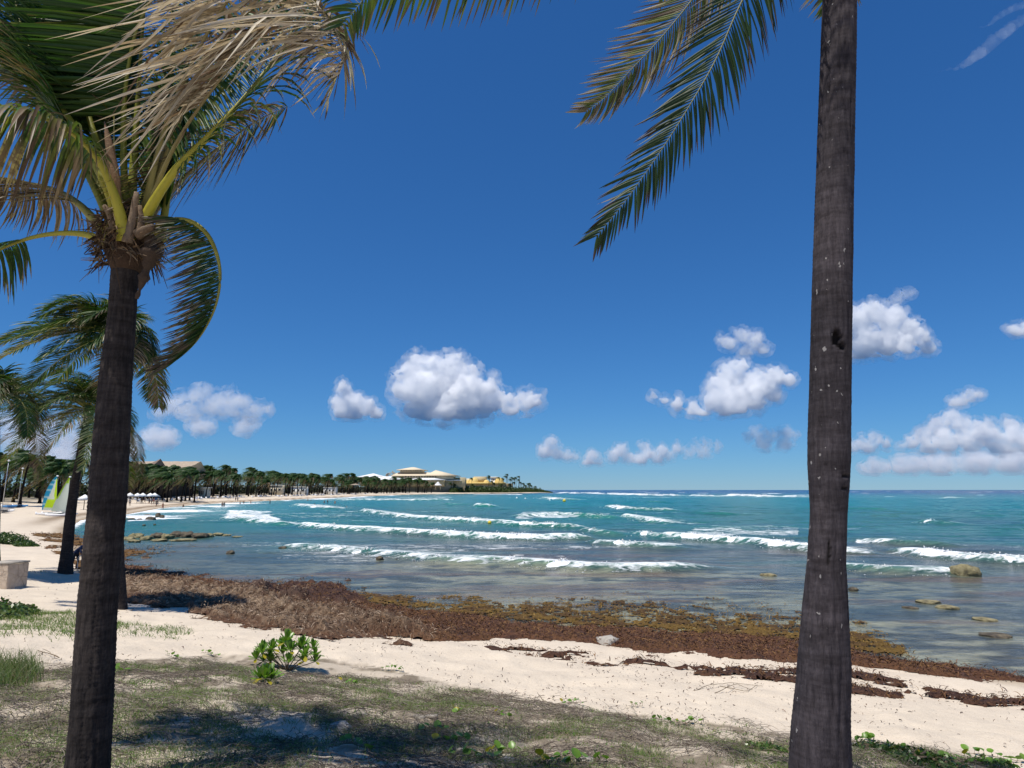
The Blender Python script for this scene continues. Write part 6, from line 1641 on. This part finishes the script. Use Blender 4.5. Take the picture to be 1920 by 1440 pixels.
# worker bent over a barrow behind the near trunk
g = gnd(140, 1069); g2 = np.array(g)
J = [(0, 0, .92), (.14, 0, 1.06), (.32, 0, 1.18), (.44, 0, 1.20), (.51, -.01, 1.20), (.60, -.02, 1.17), (.66, -.02, 1.14),
     (-.02, -.10, .86), (-.05, -.12, .47), (-.10, -.12, .08), (.04, -.13, .03), (-.02, .10, .86), (.05, .12, .46), (-.04, .12, .08), (.10, .13, .03),
     (.40, -.20, 1.15), (.48, -.25, .90), (.62, -.25, .74), (.70, -.24, .70), (.40, .20, 1.15), (.50, .24, .90), (.64, .24, .74), (.72, .23, .70)]
_, E, rad = standing()
def zw(c):
    if c.x > .60 and c.z > 1.05: return 1
    if c.x > .47 and c.z > 1.05: return 0
    if c.z < .90 and abs(c.y) > .16 and c.x > .3: return 0
    if c.z > .88: return 2
    return 3 if c.z > .1 else 1
wk = person_mesh('person', J, E, rad, [SKIN2, HAIR, CLO['navy'], CLO['dark']], zw)
tag(put('person', wk, None, g2, (0, 0, R(-8)), 1.0), 'worker in dark clothes bending over a barrow behind the near trunk', 'person')
bw = thing('wheelbarrow', 'barrow with a bent metal handle, half hidden behind the near trunk', 'barrow', g2 + np.array((.75, -.05, 0)), (0, 0, R(-8)))
mb = MB(); mb.add([(0, -.3, .38), (.95, -.3, .38), (.95, .3, .38), (0, .3, .38), (-.15, -.4, .68), (1.1, -.4, .68), (1.1, .4, .68), (-.15, .4, .68)], [(3, 2, 1, 0), (0, 1, 5, 4), (1, 2, 6, 5), (2, 3, 7, 6), (3, 0, 4, 7)]); put('tray', mb.mesh('tray', CLO['dark'], False), bw)
for sd in (-1, 1):
    mb = MB(); Pq, _ = resample(np.array([(-.40, sd * .3, .05), (-.40, sd * .3, .62), (-.32, sd * .3, .76), (-.1, sd * .3, .80), (.3, sd * .3, .82)]), 20); mb.tube(Pq, .018, 6); put('handle', mb.mesh('handle', ALU), bw)
    mb = MB(); mb.tube([(.1, sd * .25, .38), (.05, sd * .25, .0)], .02, 6); put('leg', mb.mesh('leg', ALU), bw)
bm = bmesh.new(); bmesh.ops.create_cone(bm, cap_ends=True, segments=20, radius1=.2, radius2=.2, depth=.08, matrix=Matrix.Translation((1.0, 0, .2)) @ Matrix.Rotation(R(90), 4, 'X')); me = bpy.data.meshes.new('wheel'); bm.to_mesh(me); bm.free(); me.materials.append(CLO['dark']); put('wheel', me, bw)
# ------------------------------------------------------------------ clouds: closed bodies of vapour far out over the sea
def cloud_mat(name, dens, nscale, lo, hi, col=(1, 1, 1)):
    m, n, out = mat_new(name)
    co = obj_co(n)
    a = noise_n(n, co, nscale, 7, 0.62, 0.4)
    mr = N(n, 'MapRange'); mr.inputs[1].default_value = lo; mr.inputs[2].default_value = hi
    mr.inputs[3].default_value = 0.0; mr.inputs[4].default_value = dens
    n.links.new(a, mr.inputs[0])
    v = N(n, 'VolumeScatter', Anisotropy=0.2); v.inputs[0].default_value = (*col, 1)
    n.links.new(mr.outputs[0], v.inputs['Density'])
    n.links.new(v.outputs[0], out.inputs['Volume'])
    return m
HALO = cloud_mat('cloud_fringe', 0.0085, 0.016, 0.43, 0.60)
def cloud(label, Y, blobs, mat, vox=8.0, disp=(60, 26), thick=.7, sq=1.0, amp=1.0, halo=True):
    """blobs: (px, py, radius in px); the body is about as deep as it is wide"""
    k = Y / FPX
    c0 = at(np.mean([b[0] for b in blobs]), np.mean([b[1] for b in blobs]), Y)
    bm = bmesh.new()
    for px, py, r in blobs:
        c = at(px, py, Y + random.uniform(-1, 1) * r * k * thick) - c0
        bmesh.ops.create_icosphere(bm, subdivisions=3, radius=r * k, matrix=Matrix.Translation(c) @ Matrix.Diagonal((1, thick, sq, 1)))
    me = bpy.data.meshes.new('tmp'); bm.to_mesh(me); bm.free()
    o = bpy.data.objects.new('tmp', me); COL.objects.link(o)
    md = o.modifiers.new('r', 'REMESH'); md.mode = 'VOXEL'; md.voxel_size = vox * Y / 4000
    dg = bpy.context.evaluated_depsgraph_get()
    me2 = bpy.data.meshes.new_from_object(o.evaluated_get(dg))
    bpy.data.objects.remove(o); bpy.data.meshes.remove(me)
    n = len(me2.vertices)
    V = np.empty(n * 3, np.float32); me2.vertices.foreach_get('co', V); V = V.reshape(-1, 3).astype(float)
    Nn = np.empty(n * 3, np.float32); me2.vertex_normals.foreach_get('vector', Nn); Nn = Nn.reshape(-1, 3)
    off = random.uniform(0, 900)
    b1 = np.abs(2 * fbm3((V + off) / (disp[0] * 1.7), 3, 2) - 1); b2 = np.abs(2 * fbm3((V - off) / (disp[0] * .62), 5, 3) - 1)
    b3 = np.abs(2 * fbm3((V + 2 * off) / (disp[0] * .22), 6, 3) - 1) - .22
    flat = sstep(-0.9, 0.1, Nn[:, 2])[:, None]
    V = V + Nn * ((b1[:, None] - .25) * disp[0] * 1.1 + (b2[:, None] - .25) * disp[1] * 1.7 + b3[:, None] * disp[1] * .85) * (0.3 + 0.7 * flat) * amp
    zb = np.quantile(V[:, 2], .10); V[:, 2] = np.where(V[:, 2] < zb, zb + (V[:, 2] - zb) * .3, V[:, 2])
    me2.vertices.foreach_set('co', V.astype(np.float32).ravel())
    me2.materials.clear(); me2.materials.append(mat); me2.name = 'cloud'
    o = tag(put('cloud', me2, None, c0), label, 'cloud', 'clouds over the sea and beach')
    if halo:
        m3 = me2.copy(); m3.name = 'vapour_fringe'; m3.materials.clear(); m3.materials.append(HALO)
        V3 = V + Nn * (disp[0] * (.30 + .9 * fbm3((V - 3 * off) / (disp[0] * .9), 8, 3))[:, None])
        m3.vertices.foreach_set('co', V3.astype(np.float32).ravel()); put('vapour_fringe', m3, o)
    return o
random.seed(3)
CM = cloud_mat('cumulus_vapour', 0.070, 0.012, 0.33, 0.66)
CT = cloud_mat('thin_vapour', 0.040, 0.012, 0.33, 0.66)
CV = cloud_mat('veil_vapour', 0.012, 0.008, 0.32, 0.66)
CI = cloud_mat('streak_vapour', 0.0030, 0.006, 0.24, 0.64)
cloud('largest cumulus with a flat grey base over the far beach hotel', 4000, [(765, 700, 24), (790, 685, 24), (812, 682, 22), (850, 685, 26), (875, 700, 22), (760, 730, 24), (790, 725, 34), (835, 725, 42), (880, 735, 36), (915, 725, 18), (925, 748, 24), (955, 762, 18), (985, 752, 20), (1005, 750, 14), (790, 765, 28), (830, 770, 30), (870, 772, 26), (900, 770, 22), (800, 792, 14), (840, 792, 14)], CM)
cloud('small peaked cumulus beside the largest one', 4000, [(642, 722, 11), (648, 738, 17), (640, 755, 20), (668, 752, 18), (688, 764, 17), (706, 776, 13), (640, 772, 16), (665, 775, 17)], CM, disp=(32, 13))
cloud('broad swooping cloud rising beside the tall trunk', 4200, [(1385, 690, 20), (1362, 706, 22), (1345, 725, 22), (1385, 722, 28), (1420, 715, 26), (1455, 705, 20), (1478, 712, 14), (1340, 750, 24), (1375, 755, 30), (1415, 745, 26), (1450, 735, 20), (1300, 770, 16), (1270, 762, 12), (1245, 750, 9), (1228, 742, 6), (1320, 778, 15), (1360, 780, 16)], CM, disp=(46, 18))
cloud('fluffy cloudlet sitting right above the swooping cloud', 4300, [(1390, 628, 16), (1412, 638, 18), (1368, 642, 15), (1430, 652, 14), (1400, 660, 16), (1352, 634, 8)], CT, disp=(40, 18))
cloud('white cumulus peeping out just past the tall trunk at upper height', 4000, [(1610, 600, 28), (1642, 585, 24), (1670, 600, 28), (1700, 618, 24), (1728, 632, 20), (1740, 648, 16), (1625, 635, 32), (1665, 640, 28), (1610, 668, 24), (1640, 670, 16), (1700, 648, 18)], CM, disp=(46, 18))
cloud('faint wisp trailing over the upper cumulus', 4300, [(1690, 555, 12), (1706, 550, 10), (1680, 562, 9)], CV, disp=(30, 14))
cloud('small faint cloud above the heaped bank at the edge', 4200, [(1800, 750, 14), (1820, 742, 14), (1835, 740, 9), (1785, 755, 10)], CT, disp=(36, 14))
cloud('cloud cut by the edge of the picture, highest of its side', 4100, [(1905, 618, 14), (1925, 615, 16), (1945, 625, 18)], CM, disp=(36, 14))
cloud('heaped bank of cumulus low over the sea past the tall trunk', 4500, [(1760, 800, 20), (1785, 785, 20), (1805, 800, 20), (1735, 818, 18), (1710, 828, 14), (1835, 800, 16), (1855, 795, 12), (1775, 825, 24), (1820, 825, 24), (1860, 822, 22), (1895, 800, 14), (1905, 815, 22), (1930, 830, 26), (1740, 838, 18), (1880, 838, 24), (1690, 838, 10)], CT, disp=(40, 16))
cloud('pair of small puffs close to the tall trunk low over the sea', 4500, [(1615, 830, 14), (1640, 825, 12), (1662, 832, 10), (1600, 838, 12), (1630, 840, 14)], CT, disp=(30, 12))
cloud('low row of puffs over the horizon, nearest the headland', 4600, [(1035, 830, 12), (1022, 845, 15), (1045, 848, 14), (1062, 852, 12), (1078, 855, 9), (1110, 860, 14), (1122, 866, 10), (1098, 868, 10)], CT, disp=(30, 12))
cloud('two rounded puffs in the middle of the low row', 4600, [(1165, 845, 13), (1150, 855, 12), (1178, 858, 12), (1205, 838, 10), (1215, 850, 12), (1240, 848, 13), (1255, 855, 10), (1268, 840, 10), (1232, 860, 12), (1200, 862, 14)], CT, disp=(30, 12))
cloud('flat fading cloud at the end of the low row', 4600, [(1305, 838, 12), (1325, 835, 10), (1345, 838, 8), (1290, 848, 10), (1320, 850, 12)], CV, disp=(30, 10))
cloud('torn cloud low over the sea just before the tall trunk', 4500, [(1420, 812, 14), (1440, 818, 14), (1462, 815, 14), (1480, 815, 12), (1405, 820, 8), (1430, 830, 16), (1470, 832, 16)], CV, disp=(34, 14))
cloud('hazy cloud above the thatched roof, in two lobes', 4300, [(350, 748, 20), (375, 742, 20), (400, 748, 22), (430, 745, 18), (450, 752, 20), (475, 768, 20), (495, 768, 14), (385, 762, 20), (440, 772, 20), (330, 760, 24), (360, 772, 22), (415, 765, 26), (470, 780, 20), (300, 775, 16)], CV, vox=10, disp=(52, 20), sq=.62)
cloud('soft grey cloud behind the leaning palm', 4300, [(90, 800, 18), (110, 792, 16), (60, 810, 22), (120, 812, 18), (20, 790, 26), (30, 822, 26), (90, 826, 24), (160, 790, 16), (50, 830, 30), (140, 828, 26)], CV, vox=10, disp=(52, 18), sq=.7)
cloud('broad veil of haze low behind the near palms', 5200, [(60, 850, 40), (140, 850, 40), (220, 840, 40), (300, 820, 34), (380, 800, 26), (460, 800, 22)], CV, vox=14, disp=(50, 16), sq=.6)
cloud('grey haze bank along the horizon past the tall trunk', 5600, [(1640, 876, 26), (1700, 872, 32), (1760, 870, 34), (1830, 866, 36), (1900, 866, 36), (1960, 866, 36)], CV, vox=14, disp=(40, 12), sq=.6)
def between(P, n):
    t = np.linspace(0, len(P) - 1, n); P = np.array(P, float)
    return [tuple(np.interp(v, range(len(P)), P[:, i]) for i in range(3)) for v in t]
cloud('long streak of thin high cloud in the upper corner', 4000, between([(1752, 156, 3), (1790, 132, 7), (1812, 118, 9), (1840, 98, 13), (1862, 78, 14), (1885, 60, 13), (1905, 45, 11), (1940, 22, 11)], 34), CI, vox=7, disp=(24, 7), halo=False)
cloud('thinner streak above the long one in the upper corner', 4000, between([(1836, 66, 3), (1852, 48, 5), (1870, 32, 7), (1890, 20, 8), (1912, 12, 8), (1940, 4, 9)], 22), CI, vox=7, disp=(18, 6), halo=False)
